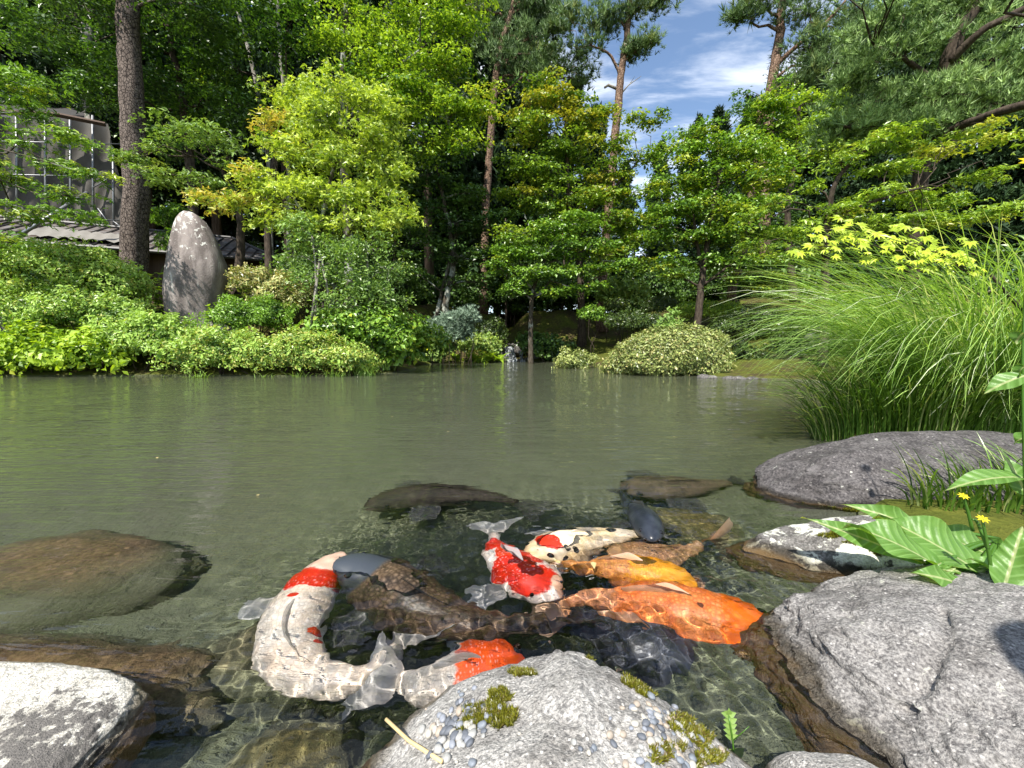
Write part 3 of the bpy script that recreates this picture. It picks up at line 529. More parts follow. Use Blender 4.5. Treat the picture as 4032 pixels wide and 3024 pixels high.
tree('pine_tree', 'large soft-needled pine with dark slanting limbs above the silver grass', [([gp(3560, 11), tq(3600, 900, 11), tq(3660, 480, 10.6), tq(3720, 270, 10.2), tq(3790, 110, 10), tq(3900, -100, 9.8)], .2, .12), ([tq(3740, 240, 10.1), tq(3870, 120, 9.6), tq(4060, 20, 9.2)], .1, .06), ([tq(3690, 330, 10.4), tq(3560, 230, 10.2), tq(3440, 180, 10)], .07, .03), ([tq(3640, 560, 10.8), tq(3850, 470, 9.6), tq(4080, 400, 8.6)], .09, .09)],
     [(3440, 120, 140, 60), (3560, 60, 150, 60), (3420, 240, 110, 50), (3560, 190, 130, 55), (3700, 60, 130, 60), (3860, 40, 150, 60), (3990, 110, 110, 70), (3920, 240, 120, 60), (3440, 400, 150, 60), (3580, 380, 150, 60), (3720, 370, 150, 60), (3860, 380, 130, 60), (3340, 500, 130, 55), (3480, 500, 150, 55), (3630, 490, 150, 60), (3780, 490, 140, 55), (3990, 420, 110, 60), (3350, 320, 100, 50), (3800, 170, 120, 50), (4010, 300, 90, 50), (3300, -150, 220, 90, -1.5), (3650, -200, 240, 90, -2), (4000, -150, 220, 90, -2.5), (3100, -330, 200, 80, -1.8), (3450, -420, 260, 90, -2.5), (3850, -420, 260, 90, -3)], 10.2, NEEDLE_SOFT, BARK_DARK, TUFT, .2, 11, dens=5.0, flat=.3, tilt=.4, droop=.2, tint=.25, limb_r=.05)  # topmost boughs, out of view, are added to shade the slope behind
tree('maple_tree', 'maple with flat bright layers of leaves between the forked tree and the pine', [([gp(3235, 9), tq(3250, 1050, 9), tq(3258, 860, 9), tq(3300, 700, 8.8), tq(3420, 580, 8.6)], .09, .03), ([tq(3258, 860, 9), tq(3420, 800, 8.6), tq(3620, 740, 8.2)], .05, .02)],
     [(3480, 540, 130, 20, 0, .5), (3390, 590, 110, 20), (3310, 640, 90, 18), (3560, 570, 90, 18), (3770, 520, 120, 22, 0, .6), (3880, 560, 120, 20, 0, .5), (3700, 590, 100, 20, 0, .7), (3480, 670, 110, 18), (3580, 650, 90, 18), (3190, 740, 70, 22), (3420, 780, 120, 20), (3560, 770, 120, 20), (3720, 790, 130, 20), (3290, 830, 110, 22), (3040, 800, 80, 22), (2950, 850, 80, 20), (3450, 880, 140, 22), (3640, 880, 150, 22), (3850, 850, 150, 26), (3140, 900, 100, 22), (3900, 690, 120, 26), (3000, 960, 100, 22), (3250, 980, 120, 26)], 8.7, LEAF_LIME, BARK_DARK, STAR3, .09, 7, dens=4.8, flat=.12, tint=.35, droop=.22, limb_r=.025)
tree('maple_tree', 'dark shaded maple boughs low behind the tall grass', [([gp(3560, 10), tq(3540, 1150, 10), tq(3520, 980, 10)], .1, .04)], [(3350, 1010, 120, 40), (3500, 990, 130, 40), (3680, 1000, 150, 50), (3850, 1000, 150, 60), (3950, 1150, 120, 70), (3700, 1130, 140, 60)], 10, LEAF_DARK, BARK_DARK, QUADW, .12, 7, dens=5, tint=.2)
# ------------------------------------------------------------------ shrubs and bank plants
def ellip(L, c, r, n, size, tilt=.6, tint=.2, inner=.3, low=-.55, bump=.3, bright=.5, up=.35, smooth=False):
    u = rng.normal(size=(int(n * 1.7), 3)); u /= np.linalg.norm(u, axis=1, keepdims=True); u = u[u[:, 2] > low][:n]; n = len(u)
    f = rng.uniform(1.2, 2.6, (5, 3)) * rng.choice((-1, 1), (5, 3)) * 2.2; ph = rng.uniform(0, 6.28, 5)
    k = 1 + bump * sum(np.sin(u @ f[i] + ph[i]) for i in range(5)) * .5
    rad = np.where(rng.random(n) < inner, rng.uniform(.45, .95, n), rng.normal(.99, .03 if smooth else .06, n)) * k
    p = np.asarray(c) + u * np.asarray(r) * rad[:, None]
    nr = u / np.asarray(r); nr /= np.linalg.norm(nr, axis=1, keepdims=True); nr = nr + np.array([0, 0, up]) + rng.normal(size=(n, 3)) * tilt
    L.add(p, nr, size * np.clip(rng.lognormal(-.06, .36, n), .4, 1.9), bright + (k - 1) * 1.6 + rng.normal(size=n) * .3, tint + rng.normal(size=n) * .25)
def shrub(name, label, lobes, D, leaf, templ=QUAD, size=.07, cover=1.5, group=None, cat='shrub', depth=.8, tint=.2, stems=2, **kw):
    c0 = Q(lobes[0][0], lobes[0][1], D); root = empty(name, (c0.x, c0.y, gz(c0.x, c0.y)), label, cat, group)
    L = Leaves(); A = Acc()
    for lb in lobes:
        px, py, rx, ry = lb[:4]; DD = D + (lb[4] if len(lb) > 4 else 0); c = Q(px, py, DD); r = (rx / FPX * DD, rx / FPX * DD * depth, ry / FPX * DD)
        area = 4 * math.pi * ((r[0] * r[1]) ** 1.6 / 3 + (r[0] * r[2]) ** 1.6 / 3 + (r[1] * r[2]) ** 1.6 / 3) ** (1 / 1.6)
        ellip(L, c, r, int(min(14000, cover * area / (size * size * .28))), size, tint=lb[5] if len(lb) > 5 else tint, **kw)
        for i in range(stems):
            q = np.array(c) + rng.normal(size=3) * np.array(r) * .4; g0 = (c.x + rng.normal() * .1 * r[0], c.y + rng.normal() * .1 * r[1]); A = Acc(); limb(A, (g0[0], g0[1], gz(*g0) - .05), q, .02, .008, .05, 5, 5); rebase(link('stem', A.mesh('stem', True), mat=BARK_DARK), root)
        if not kw.get('smooth'):
            for i in range(int(10 + 26 * r[0])):
                u = rng.normal(size=3); u[2] = abs(u[2]); u /= np.linalg.norm(u); b = np.array(c) + u * np.array(r) * .95; d = u + np.array([0, 0, .8]) + rng.normal(size=3) * .3; d /= np.linalg.norm(d); l = rng.uniform(.12, .34) * min(1.3, max(.6, r[0])); m = int(l / size * 3.2) + 4
                t = rng.random(m); q = b + d * (t * l)[:, None] + rng.normal(size=(m, 3)) * size * .45; L.add(q, rng.normal(size=(m, 3)) * .6 + np.array([0, -.2, .8]), size * rng.uniform(.7, 1.3, m), .62 + rng.normal(size=m) * .2, np.full(m, tint + .1) + rng.normal(size=m) * .25)
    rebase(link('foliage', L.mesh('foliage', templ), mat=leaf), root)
    return root
# left bank: groundcover shrubs in front of the standing stone
shrub('shrub', 'wide light green shrub mound below the scaffold at the bank top', [(60, 1080, 170, 90), (260, 1090, 180, 90), (430, 1130, 120, 70), (120, 1010, 120, 50), (330, 1030, 110, 40)], 10.6, LEAF_GROUND, size=.085, cover=1.3, tint=.45)
shrub('shrub', 'yellow-green twiggy shrub slope under the light green mound', [(160, 1230, 160, 90), (330, 1240, 150, 90), (480, 1250, 110, 80)], 10.0, LEAF_GROUND, size=.075, cover=1.3, tint=.35)
shrub('shrub', 'fresh green leafy bank shrub reaching the water below the lichened boulder', [(60, 1420, 150, 70), (230, 1400, 140, 80), (390, 1400, 120, 80), (140, 1350, 120, 60)], 9.35, LEAF_BROAD, QUADW, size=.12, cover=1.1, tint=.2)
shrub('shrub', 'light shrub with a dark stem in front of the standing stone', [(560, 1340, 120, 80), (680, 1350, 110, 80), (620, 1290, 90, 50)], 9.6, LEAF_GROUND, size=.075, cover=1.25, tint=.25)
shrub('shrub', 'yellow-green low shrub overhanging the water beside the grass tuft', [(780, 1400, 120, 70), (900, 1400, 120, 70), (1010, 1400, 100, 70), (860, 1340, 120, 40)], 9.35, LEAF_GROUND, size=.075, cover=1.3, tint=.5)
shrub('shrub', 'sprawling fine-leaved shrub at the end of the bank', [(1130, 1410, 120, 65), (1260, 1410, 120, 65), (1380, 1420, 90, 55), (1200, 1350, 110, 40)], 9.4, LEAF_GROUND, size=.07, cover=1.3, tint=.6)
shrub('shrub', 'leafy shrub bank running on past the lichened boulder', [(-150, 1390, 170, 90), (-380, 1380, 190, 100), (-640, 1380, 200, 110), (-220, 1200, 220, 110, .8), (-560, 1200, 240, 120, .8)], 9.6, LEAF_GROUND, size=.11, cover=1.0, tint=.3)
shrub('shrub', 'dense dark green small-leaved mound beside the standing stone', [(960, 1250, 110, 65), (1060, 1240, 80, 60)], 10.2, LEAF_MID, size=.06, cover=1.5, tint=.1)
shrub('shrub', 'reddish-tipped shrub behind the dark green mound', [(1120, 1150, 110, 60), (1220, 1180, 90, 60), (1010, 1110, 90, 50)], 11.0, LEAF_AZALEA, size=.08, cover=1.2, tint=.7)
shrub('shrub', 'shaded leafy shrub below the yellow maple', [(1400, 1290, 120, 70), (1300, 1300, 90, 60), (1500, 1310, 110, 80)], 10.2, LEAF_MID, QUADW, size=.09, cover=1.2, tint=.3)
shrub('shrub', 'broad-leaved shrub with drooping leaves at the bank corner', [(1490, 1400, 80, 60), (1560, 1390, 70, 60), (1530, 1330, 90, 50)], 10.6, LEAF_MID, QUADW, size=.16, cover=1.0, tint=.4)
shrub('shrub', 'green fern-like shrub against the tin-roofed building', [(720, 960, 80, 40, 2.0), (680, 860, 70, 40, 2)], 12, LEAF_MID, STAR3, size=.13, cover=.8, tint=.2)
shrub('shrub', 'leafy weeds fringing the bank corner beyond the maple', [(1600, 1300, 90, 50), (1680, 1340, 80, 40), (1620, 1380, 60, 45)], 14, LEAF_MID, QUADW, size=.12, cover=1.0, tint=.5)
# big-leaved knotweed plants
def leaf_mesh(l, wd, nseg=9, nw=2, droop=.35, wave=.0, fold=.18, tipw=1.4, basew=.55):
    """leaf blade along +Y with midrib fold, drooping tip and wavy rim"""
    v = []; rn = []
    for i in range(nseg + 1):
        t = i / nseg; hw = wd / 2 * (math.sin(math.pi * t ** basew) ** .85 if 0 < t < 1 else .0) * (1 - .25 * t ** 3)
        z = l * (.35 * droop * t - droop * t * t)
        for j in range(-nw, nw + 1):
            s = j / nw
            v.append((s * hw, t * l, z + abs(s) * hw * fold + wave * wd * math.sin(9 * t + 2.2 * (j > 0)) * abs(s) ** 2)); rn.append(.45 + .25 * (1 - abs(s)) + .1 * math.sin(7 * t))
    m = 2 * nw + 1; q = [(i * m + j, i * m + j + 1, (i + 1) * m + j + 1, (i + 1) * m + j) for i in range(nseg) for j in range(m - 1)]
    return npmesh('leaf', np.array(v), np.array(q), True, {'rnd': np.array(rn), 'tint': np.full(len(v), .2)})
def place_leaf(o, base, d, up=(0, 0, 1), s=1.0):
    y = Vector(d).normalized(); x = y.cross(Vector(up)).normalized(); z = x.cross(y)
    M = Matrix((x, y, z)).transposed().to_4x4(); o.matrix_local = Matrix.Translation(base) @ M @ Matrix.Diagonal((s, s, s, 1))
def stemplant(name, label, loc, stems, leafd, mat, group=None, cat='plant', nl=8, h=.7, lean=.35, ls=(.7, 1.1), stem_mat=None, r=.008, flower=None):
    root = empty(name, loc, label, cat, group)
    for s in range(stems):
        a = rng.uniform(0, 6.28); hh = h * rng.uniform(.65, 1.1); tip = Vector((math.cos(a) * lean * hh, math.sin(a) * lean * hh, hh))
        pts = [Vector((tip.x * t ** 1.6, tip.y * t ** 1.6, hh * (t - .12 * t * t))) for t in np.linspace(0, 1, 7)]; A = Acc(); A.tube(pts, np.linspace(r, r * .4, 7), 5); link('stem', A.mesh('stem', True), root, stem_mat or GRASS_BLADE)
        for i in range(nl):
            t = .25 + .75 * (i + rng.random()) / nl; b = Vector((tip.x * t ** 1.6, tip.y * t ** 1.6, hh * (t - .12 * t * t))); aa = a + i * 2.4 + rng.normal() * .3
            o = link('leaf', leafd[int(rng.integers(0, len(leafd)))], root); place_leaf(o, b, (math.cos(aa), math.sin(aa), rng.uniform(-.1, .5)), (rng.normal() * .2, rng.normal() * .2, 1), rng.uniform(*ls))
        if flower:
            o = link('flower', flower, root); o.location = pts[-1]; o.rotation_euler = (rng.normal() * .3, rng.normal() * .3, 0)
    return root
def with_mat(ms, mat):
    for m in ms: m.materials.append(mat)
    return ms
KNOT = with_mat([leaf_mesh(.26, .17, 6), leaf_mesh(.21, .14, 6, droop=.5)], LEAF_BROAD)
KL = 'leafy knotweed with broad bright leaves growing round the standing stone'
for px, D, py in ((545, 11.7, 1040), (600, 11.4, 1030), (655, 11.6, 1040), (925, 11.8, 1060), (985, 11.7, 1040), (1060, 11.8, 1070), (600, 10.25, 1190), (690, 10.2, 1210), (780, 10.2, 1225), (860, 10.25, 1225), (350, 11.9, 960), (420, 11.8, 990), (210, 11.7, 960), (520, 10.6, 1130), (905, 10.4, 1180)):
    x = X(px, D); z0 = gz(x, D); stemplant('knotweed_plant', KL, (x, D, z0), 5, KNOT, None, 'knotweed round the stone', h=max(.6, Q(px, py, D).z - z0), nl=9, lean=.28)
CATALPA = with_mat([leaf_mesh(.30, .27, 7, droop=.6)], leaf_mat('leaf_big_yellow', (.38, .45, .03), (.5, .55, .05)))
x = X(952, 9.7); b = Q(952, 1330, 9.7); r_ = empty('young_plant', (b.x, b.y, gz(b.x, b.y)), 'seedling with two large yellow-green leaves in front of the dark mound', 'plant')
A = Acc(); A.tube([(0, 0, -.1), (0, 0, b.z - gz(b.x, b.y))], .012, 5); link('stem', A.mesh('stem', True), r_, GRASS_BLADE)
for d in ((-.5, -.6, -.35), (.6, -.6, -.2)): o = link('leaf', CATALPA[0], r_); place_leaf(o, Vector((0, 0, b.z - gz(b.x, b.y))), d, (0, -.6, 1))
# grass tufts along the bank
def blade_mesh(l, wd, arch, nseg=8, tint=.2, rnd=.5, seed=0):
    r = np.random.default_rng(seed); v = []; side = r.normal() * .12
    for i in range(nseg + 1):
        t = i / nseg; a = arch * t; y = l * (math.sin(a) / max(arch, .01) if arch > .01 else 0) * .9; 
        zz = l * ((1 - math.cos(a)) / max(arch, .01)); p = (side * l * t * t, l * (1 - math.cos(arch * t)) / arch, l * math.sin(arch * t) / arch)
        hw = wd / 2 * (1 - t ** 2.2) ** .8 + .0003; v += [(p[0] - hw, p[1], p[2]), (p[0] + hw, p[1] - hw * .3, p[2])]
    q = [(2 * i, 2 * i + 1, 2 * i + 3, 2 * i + 2) for i in range(nseg)]
    return npmesh('blade', np.array(v), np.array(q), True, {'rnd': np.clip(np.linspace(rnd - .2, rnd + .2, len(v)), 0, 1), 'tint': np.full(len(v), tint)})
def mass_blades(name, bases, dirs, lens, archs, wd, nseg=7):
    n = len(bases); t = np.linspace(0, 1, nseg + 1)[None, :]; a = np.asarray(archs)[:, None]; l = np.asarray(lens)[:, None]
    h = l * (1 - np.cos(a * t)) / a; z = l * np.sin(a * t) / a; d = np.asarray(dirs); side = np.stack([-d[:, 1], d[:, 0]], 1)
    sw = rng.normal(size=(n, 1)) * .1 * l * t ** 2
    c = np.stack([bases[:, 0:1] + d[:, 0:1] * h + side[:, 0:1] * sw, bases[:, 1:2] + d[:, 1:2] * h + side[:, 1:2] * sw, bases[:, 2:3] + z], 2)
    hw = (np.asarray(wd)[:, None] / 2) * (1 - t ** 2.2) ** .8 + .0003; fl = rng.normal(size=(n, 1, 1)) * .5
    s3 = np.concatenate([side, np.zeros((n, 1))], 1)[:, None, :] + np.array([0, 0, 1.0]) * fl
    v = np.stack([c - s3 * hw[:, :, None], c + s3 * hw[:, :, None]], 2).reshape(-1, 3); m = 2 * (nseg + 1)
    i = (np.arange(n) * m)[:, None] + 2 * np.arange(nseg)[None]; q = np.stack([i, i + 1, i + 3, i + 2], 2).reshape(-1, 4)
    rn = np.clip(rng.random((n, 1)) * .8 + .3 * (t - .4), 0, 1); tn = np.where(rng.random((n, 1)) < .12, .95, .2) * np.ones_like(t)
    return npmesh(name, v, q, True, {'rnd': np.repeat(rn, 2, 1).ravel(), 'tint': np.repeat(tn, 2, 1).ravel()})
def tuft_grass(label, px, D, n, l, arch, mat, wd=.014, spread=.12, z=None, group=None):
    x = X(px, D); o = empty('grass_tuft', (x, D, gz(x, D) if z is None else z), label, 'grass', group)
    vs = [blade_mesh(l, wd, arch * k, 7, .2, .5, i) for i, k in enumerate((.7, 1, 1.25, .85))]; with_mat(vs, mat)
    for i in range(n):
        b = link('blade', vs[i % 4], o); b.location = (rng.normal() * spread, rng.normal() * spread * .6, 0); b.rotation_euler = (0, 0, rng.uniform(0, 6.28)); s = rng.uniform(.6, 1.15); b.scale = (s, s, s)
for i, (px, D, n, l) in enumerate(((790, 8.72, 90, .62), (1040, 8.8, 40, .42), (1440, 9.3, 110, .62), (500, 8.75, 36, .4), (1330, 9.0, 60, .5), (1510, 10.2, 70, .5), (1180, 8.9, 40, .4), (640, 8.8, 30, .35))):
    tuft_grass(('arching green grass tuft dipping to the water below the standing stone', 'short grass tuft under the yellow-green shrub', 'straw-green grass tuft hanging at the bank corner', 'small grass tuft at the water edge of the leafy bank', 'low grass at the water under the sprawling shrub', 'grass tuft round the corner of the bank', 'thin grass tuft below the dark green mound', 'sparse grass tuft beside the light shrub')[i], px, D, n, l, 1.9, GRASS_BLADE)
# centre back bank
shrub('cloud_pruned_pine', 'grey-green cloud-pruned dwarf pine on thin dark stems', [(1740, 1290, 60, 26), (1800, 1265, 55, 30), (1770, 1320, 70, 30), (1820, 1310, 40, 30), (1850, 1250, 30, 24)], 16.3, NEEDLE_BLUE, TUFT_S, size=.16, cover=1.0, cat='pine', stems=2)
shrub('shrub', 'yellow-leaved lily clump with orange flowers under the dwarf pine', [(1590, 1350, 40, 30), (1640, 1360, 40, 25)], 16.2, LEAF_BROAD, size=.14, cover=1.0, tint=.9)
shrub('shrub', 'pale green leafy plants at the foot of the dwarf pine', [(1690, 1400, 60, 34), (1640, 1410, 50, 34), (1740, 1370, 50, 30)], 16.6, LEAF_PALE, QUADW, size=.14, cover=1.0)
shrub('shrub', 'light leafy plants beside the waterfall', [(1880, 1350, 60, 34), (1930, 1370, 40, 34), (1840, 1370, 40, 30)], 18.2, LEAF_PALE, QUADW, size=.13, cover=1.0, tint=.7)
shrub('shrub', 'dark round clipped bush above the waterfall plants', [(1930, 1310, 55, 55)], 19.2, LEAF_HEDGE, size=.09, cover=1.5)
shrub('shrub', 'dark broad-leaved shrub on the bank across the waterfall', [(2150, 1370, 70, 40), (2090, 1350, 50, 34), (2200, 1390, 50, 40)], 18.5, LEAF_DARK, QUADW, size=.17, cover=1.2, tint=.2)
SKUNK = with_mat([leaf_mesh(.62, .27, 7, droop=.5, wave=.05), leaf_mesh(.5, .24, 7, droop=.8, wave=.06), leaf_mesh(.55, .22, 7, droop=.3, wave=.04)], LEAF_BROAD)
for i, (px, D) in enumerate(((1800, 17.6), (1860, 17.4), (1920, 17.7), (1965, 17.9), (1890, 17.9))):
    x = X(px, D); o = empty('waterside_plant', (x, D, max(gz(x, D), 0)), 'large-leaved yellow-green waterside plant beside the waterfall', 'plant', 'waterside plants')
    for k in range(17):
        a = rng.uniform(0, 6.28); q = link('leaf', SKUNK[k % 3], o); place_leaf(q, Vector((0, 0, .05)), (math.cos(a), math.sin(a), rng.uniform(.2, 1.6)), (0, 0, 1), rng.uniform(.8, 1.25))
def flower_mesh(r=.06, n=6):
    v = [(0, 0, 0)]; t = []
    for i in range(n):
        a = i * 6.283 / n; b = len(v); v += [(r * .6 * math.cos(a - .3), r * .6 * math.sin(a - .3), r * .25), (r * math.cos(a), r * math.sin(a), r * .15), (r * .6 * math.cos(a + .3), r * .6 * math.sin(a + .3), r * .25)]; t += [(0, b, b + 1), (0, b + 1, b + 2)]
    return npmesh('flower', np.array(v, float), np.array(t), False, {'rnd': np.full(len(v), .5)})
FL = with_mat([flower_mesh(.07)], FLOWER)[0]
LILY = with_mat([leaf_mesh(.4, .06, 6, droop=.8)], LEAF_BROAD)
for px, D in ((1610, 16.4), (1635, 16.5), (1860, 17.0), (1880, 17.1), (1905, 17.0), (1590, 16.5)):
    x = X(px, D); stemplant('lily_plant', 'daylily with orange-yellow flowers near the dwarf pine', (x, D, gz(x, D)), 5, LILY, None, 'daylilies by the pond', nl=3, h=.95, lean=.15, flower=FL)
# waterfall
g = G('falling_water'); p = g.pos(); s_ = g.noise(g.map(p, (14, 3, 1.1)), 3, 5, .6)
WFALL = g.out(g.pbr(g.mix(g.step(s_, .42, .62), (.03, .033, .03), (.4, .43, .46)), .25, .5, g.bump(s_, .6, .05)))
wf = empty('waterfall', (-.2, 19.5, 0), 'small white cascade spilling over dark rocks into the pond', 'waterfall')
def cascade(px0, px1, py0, py1, D, nn=14):
    a = Acc(); v = []
    for i in range(nn + 1):
        t = i / nn
        for j in range(9):
            s = j / 8; p0 = Q(px0 + (px1 - px0) * s, py0, D + .25); p1 = Q(px0 + (px1 - px0) * (s * 1.25 - .1) + 14, py1, D - .35); q = p0.lerp(p1, t); st = .12 * math.sin(t * 9 + s * 4); v.append((q.x + .03 * math.sin(9 * s + 5 * t), q.y + st, q.z))
    a.add(v, [(i * 9 + j, i * 9 + j + 1, (i + 1) * 9 + j + 1, (i + 1) * 9 + j) for i in range(nn) for j in range(8)])
    rebase(link('cascade', a.mesh('cascade', True), mat=WFALL), wf)
cascade(1985, 2022, 1365, 1436, 19.2); cascade(2040, 2056, 1382, 1436, 19.0); cascade(1845, 1858, 1238, 1262, 22); cascade(1868, 1886, 1238, 1270, 22)
for i, (px, py, D, r) in enumerate(((2000, 1425, 19.5, .5), (2060, 1430, 19.4, .4), (1960, 1400, 19.8, .4), (2030, 1375, 20.2, .6), (2100, 1420, 19.6, .4), (1870, 1280, 22.5, .6))):
    boulder('dark wet rock built around the small waterfall', Q(px, py, D), (r, r * .6, r * .6), 110 + i, ROCK_BANK, 'cascade_rock', 'rocks of the waterfall', sub=4, amp=.2)
# right bank
shrub('azalea_bush', 'huge clipped pale azalea dome leaning over the water', [(2660, 1405, 215, 120), (2540, 1425, 130, 85, .3), (2770, 1430, 95, 75, -.4), (2450, 1445, 80, 50, .5)], 9.7, LEAF_AZALEA, size=.062, cover=1.5, cat='bush', tint=.45, smooth=True, bump=.1, depth=.6)
shrub('azalea_bush', 'small pale azalea tucked between the waterfall and the huge dome', [(2270, 1430, 70, 45)], 12.8, LEAF_AZALEA, size=.075, cover=1.5, cat='bush', tint=.3)
shrub('azalea_bush', 'shaded round azalea behind the huge dome', [(2890, 1410, 70, 58), (2960, 1420, 50, 40)], 10.5, LEAF_HEDGE, size=.07, cover=1.5, cat='bush', tint=.4)
shrub('clipped_bush', 'small round clipped bush at the foot of the red pine', [(2430, 1205, 48, 30)], 19, LEAF_HEDGE, size=.09, cover=1.6, cat='bush', smooth=True, bump=.06, tint=.4)
shrub('clipped_bush', 'low dark round bush on the moss slope', [(2600, 1205, 62, 36)], 18, LEAF_HEDGE, size=.09, cover=1.6, cat='bush', smooth=True, bump=.06)
shrub('clipped_bush', 'dark spreading bush on the moss slope under the forked tree', [(2480, 1270, 90, 40), (2560, 1280, 80, 36)], 15.5, LEAF_HEDGE, size=.085, cover=1.5, cat='bush', bump=.1)
shrub('hedge', 'flat-topped hedge with a sunlit yellow-green crest', [(2720, 1225, 60, 36), (2790, 1225, 60, 36), (2860, 1225, 55, 36)], 16.5, LEAF_LIME, size=.09, cover=1.5, cat='hedge', smooth=True, bump=.06, tint=.3)
shrub('clipped_bush', 'large dark clipped mound below the flat-topped hedge', [(2980, 1290, 110, 70), (3080, 1310, 90, 70), (2900, 1290, 80, 50)], 13, LEAF_HEDGE, size=.085, cover=1.4, cat='bush')
shrub('clipped_bush', 'dark mound of clipped shrubs behind the tall grass', [(3160, 1300, 90, 70), (3250, 1330, 90, 90), (3100, 1390, 90, 60)], 11.5, LEAF_HEDGE, size=.08, cover=1.4, cat='bush')
shrub('shrub', 'sunlit broad-leaved shrub at the foot of the red pine', [(2450, 1150, 80, 42), (2500, 1170, 50, 34), (2390, 1170, 40, 30)], 20.5, LEAF_PALE, QUADW, size=.17, cover=1.0, tint=.6)
shrub('shrub', 'thin shrub with bare twigs on the moss slope', [(2330, 1240, 50, 30)], 16.5, LEAF_MID, QUADW, size=.1, cover=.7)
shrub('shrub', 'sprig of tall weeds sprouting through the huge azalea dome', [(2650, 1270, 14, 40), (2630, 1290, 40, 14)], 9.9, LEAF_PALE, QUADW, size=.09, cover=.8)
for i, (px, py, rx, ry, D) in enumerate([(1350, 1130, 150, 70, 18), (1500, 1110, 120, 60, 20), (1640, 1130, 100, 50, 23), (1800, 1130, 100, 50, 25), (1960, 1130, 100, 60, 25), (2160, 1130, 110, 60, 24), (2300, 1120, 100, 60, 25), (2550, 1100, 70, 40, 25), (2740, 1120, 80, 40, 26), (3020, 1130, 120, 60, 20), (3160, 1120, 120, 70, 19), (3330, 1130, 130, 90, 15), (3520, 1150, 150, 110, 14), (3720, 1150, 160, 120, 14), (3950, 1150, 170, 130, 14), (4250, 1150, 200, 130, 14), (1200, 1080, 130, 60, 17), (-250, 1050, 250, 130, 13), (2400, 1110, 110, 50, 27), (2640, 1110, 100, 46, 27), (2860, 1110, 110, 50, 24), (2480, 1080, 90, 50, 29), (2760, 1075, 100, 50, 29), (2080, 1110, 100, 60, 27), (1880, 1080, 110, 60, 28), (1700, 1080, 110, 60, 26), (2420, 1175, 110, 40, 25), (2560, 1165, 110, 40, 26), (2700, 1165, 110, 40, 26), (2830, 1160, 110, 40, 25), (2280, 1175, 100, 40, 26), (1960, 1180, 100, 40, 26), (2100, 1180, 100, 40, 26), (1780, 1180, 100, 40, 25), (2960, 1165, 100, 40, 23), (1620, 1180, 100, 40, 23)]):
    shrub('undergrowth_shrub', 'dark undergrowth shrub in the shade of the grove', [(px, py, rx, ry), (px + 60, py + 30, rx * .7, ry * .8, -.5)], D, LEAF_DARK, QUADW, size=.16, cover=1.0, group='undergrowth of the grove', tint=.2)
# ------------------------------------------------------------------ standing stone
g = G('standing_stone'); p = g.pos(); ob = g.obj(); z = g.xyz(ob)[2]
f = g.noise(p, 26, 6, .7); m = g.noise(g.map(p, (1, 1, .3)), 3.5, 5, .6); c = g.mix(g.step(m, .38, .66), (.11, .092, .086), (.26, .225, .212)); c = g.mix(g.step(f, .5, .78, 0.0, .6), c, (.28, .24, .23))
lk = g.math('ADD', g.noise(p, 6.5, 5, .6, .5), g.math('MULTIPLY', g.math('SUBTRACT', z, 1.9), .10)); c = g.mix(g.step(lk, .655, .70), c, (.5, .5, .47))
ln = g.noise(g.map(p, (7, 7, .7)), 1.4, 4, .6); c = g.mix(g.math('MULTIPLY', g.step(ln, .6, .68), .6), c, (.5, .48, .45))
STONE = g.out(g.pbr(c, .85, .3, g.bump(g.math('ADD', f, m), .6, .03)))
prof = [(1215, 672, 862), (1150, 668, 880), (1090, 672, 889), (1040, 678, 884), (990, 684, 868), (940, 690, 848), (900, 697, 826), (870, 706, 806), (850, 720, 782), (838, 738, 762)]
D0 = 11.0; v = []; K = 28
for py, a, b in [(1330, 672, 850)] + prof:
    pa, pb = Q(a, py, D0), Q(b, py, D0); cx_ = (pa.x + pb.x) / 2; hw = (pb.x - pa.x) / 2 * .88; dp = min(.42, hw * .62)
    for k in range(K):
        t = k * 6.2832 / K; ct, st = math.cos(t), math.sin(t)
        x = math.copysign(abs(ct) ** .6, ct) * hw; y = math.copysign(abs(st) ** .5, st) * dp + .16 * ct * dp * (st < 0) - (.14 * max(0, 1 - abs(ct + .25) / .8) if st < 0 else 0)
        n_ = noise.noise(Vector((x * 1.5, y * 1.5, py * .012))) * .035 + noise.noise(Vector((x * 5, y * 5, py * .03))) * .025
        v.append((cx_ + x * (1 + n_), D0 + y * (1 + n_) + n_ * .3, pa.z + n_ * .3))
nr = len(v) // K; top = Q(750, 834, D0); v.append(tuple(top)); q = [(i * K + k, i * K + (k + 1) % K, (i + 1) * K + (k + 1) % K, (i + 1) * K + k) for i in range(nr - 1) for k in range(K)]; t3 = [((nr - 1) * K + k, (nr - 1) * K + (k + 1) % K, nr * K) for k in range(K)]
b0 = np.array([Q(765, 1330, D0).x, D0, Q(765, 1330, D0).z]); me = npmesh('standing_stone', np.array(v) - b0, [np.array(q), np.array(t3)], True)
tag(link('standing_stone', me, mat=STONE, loc=b0), 'tall pointed standing stone with white lichen on the shrub bank', 'stone')
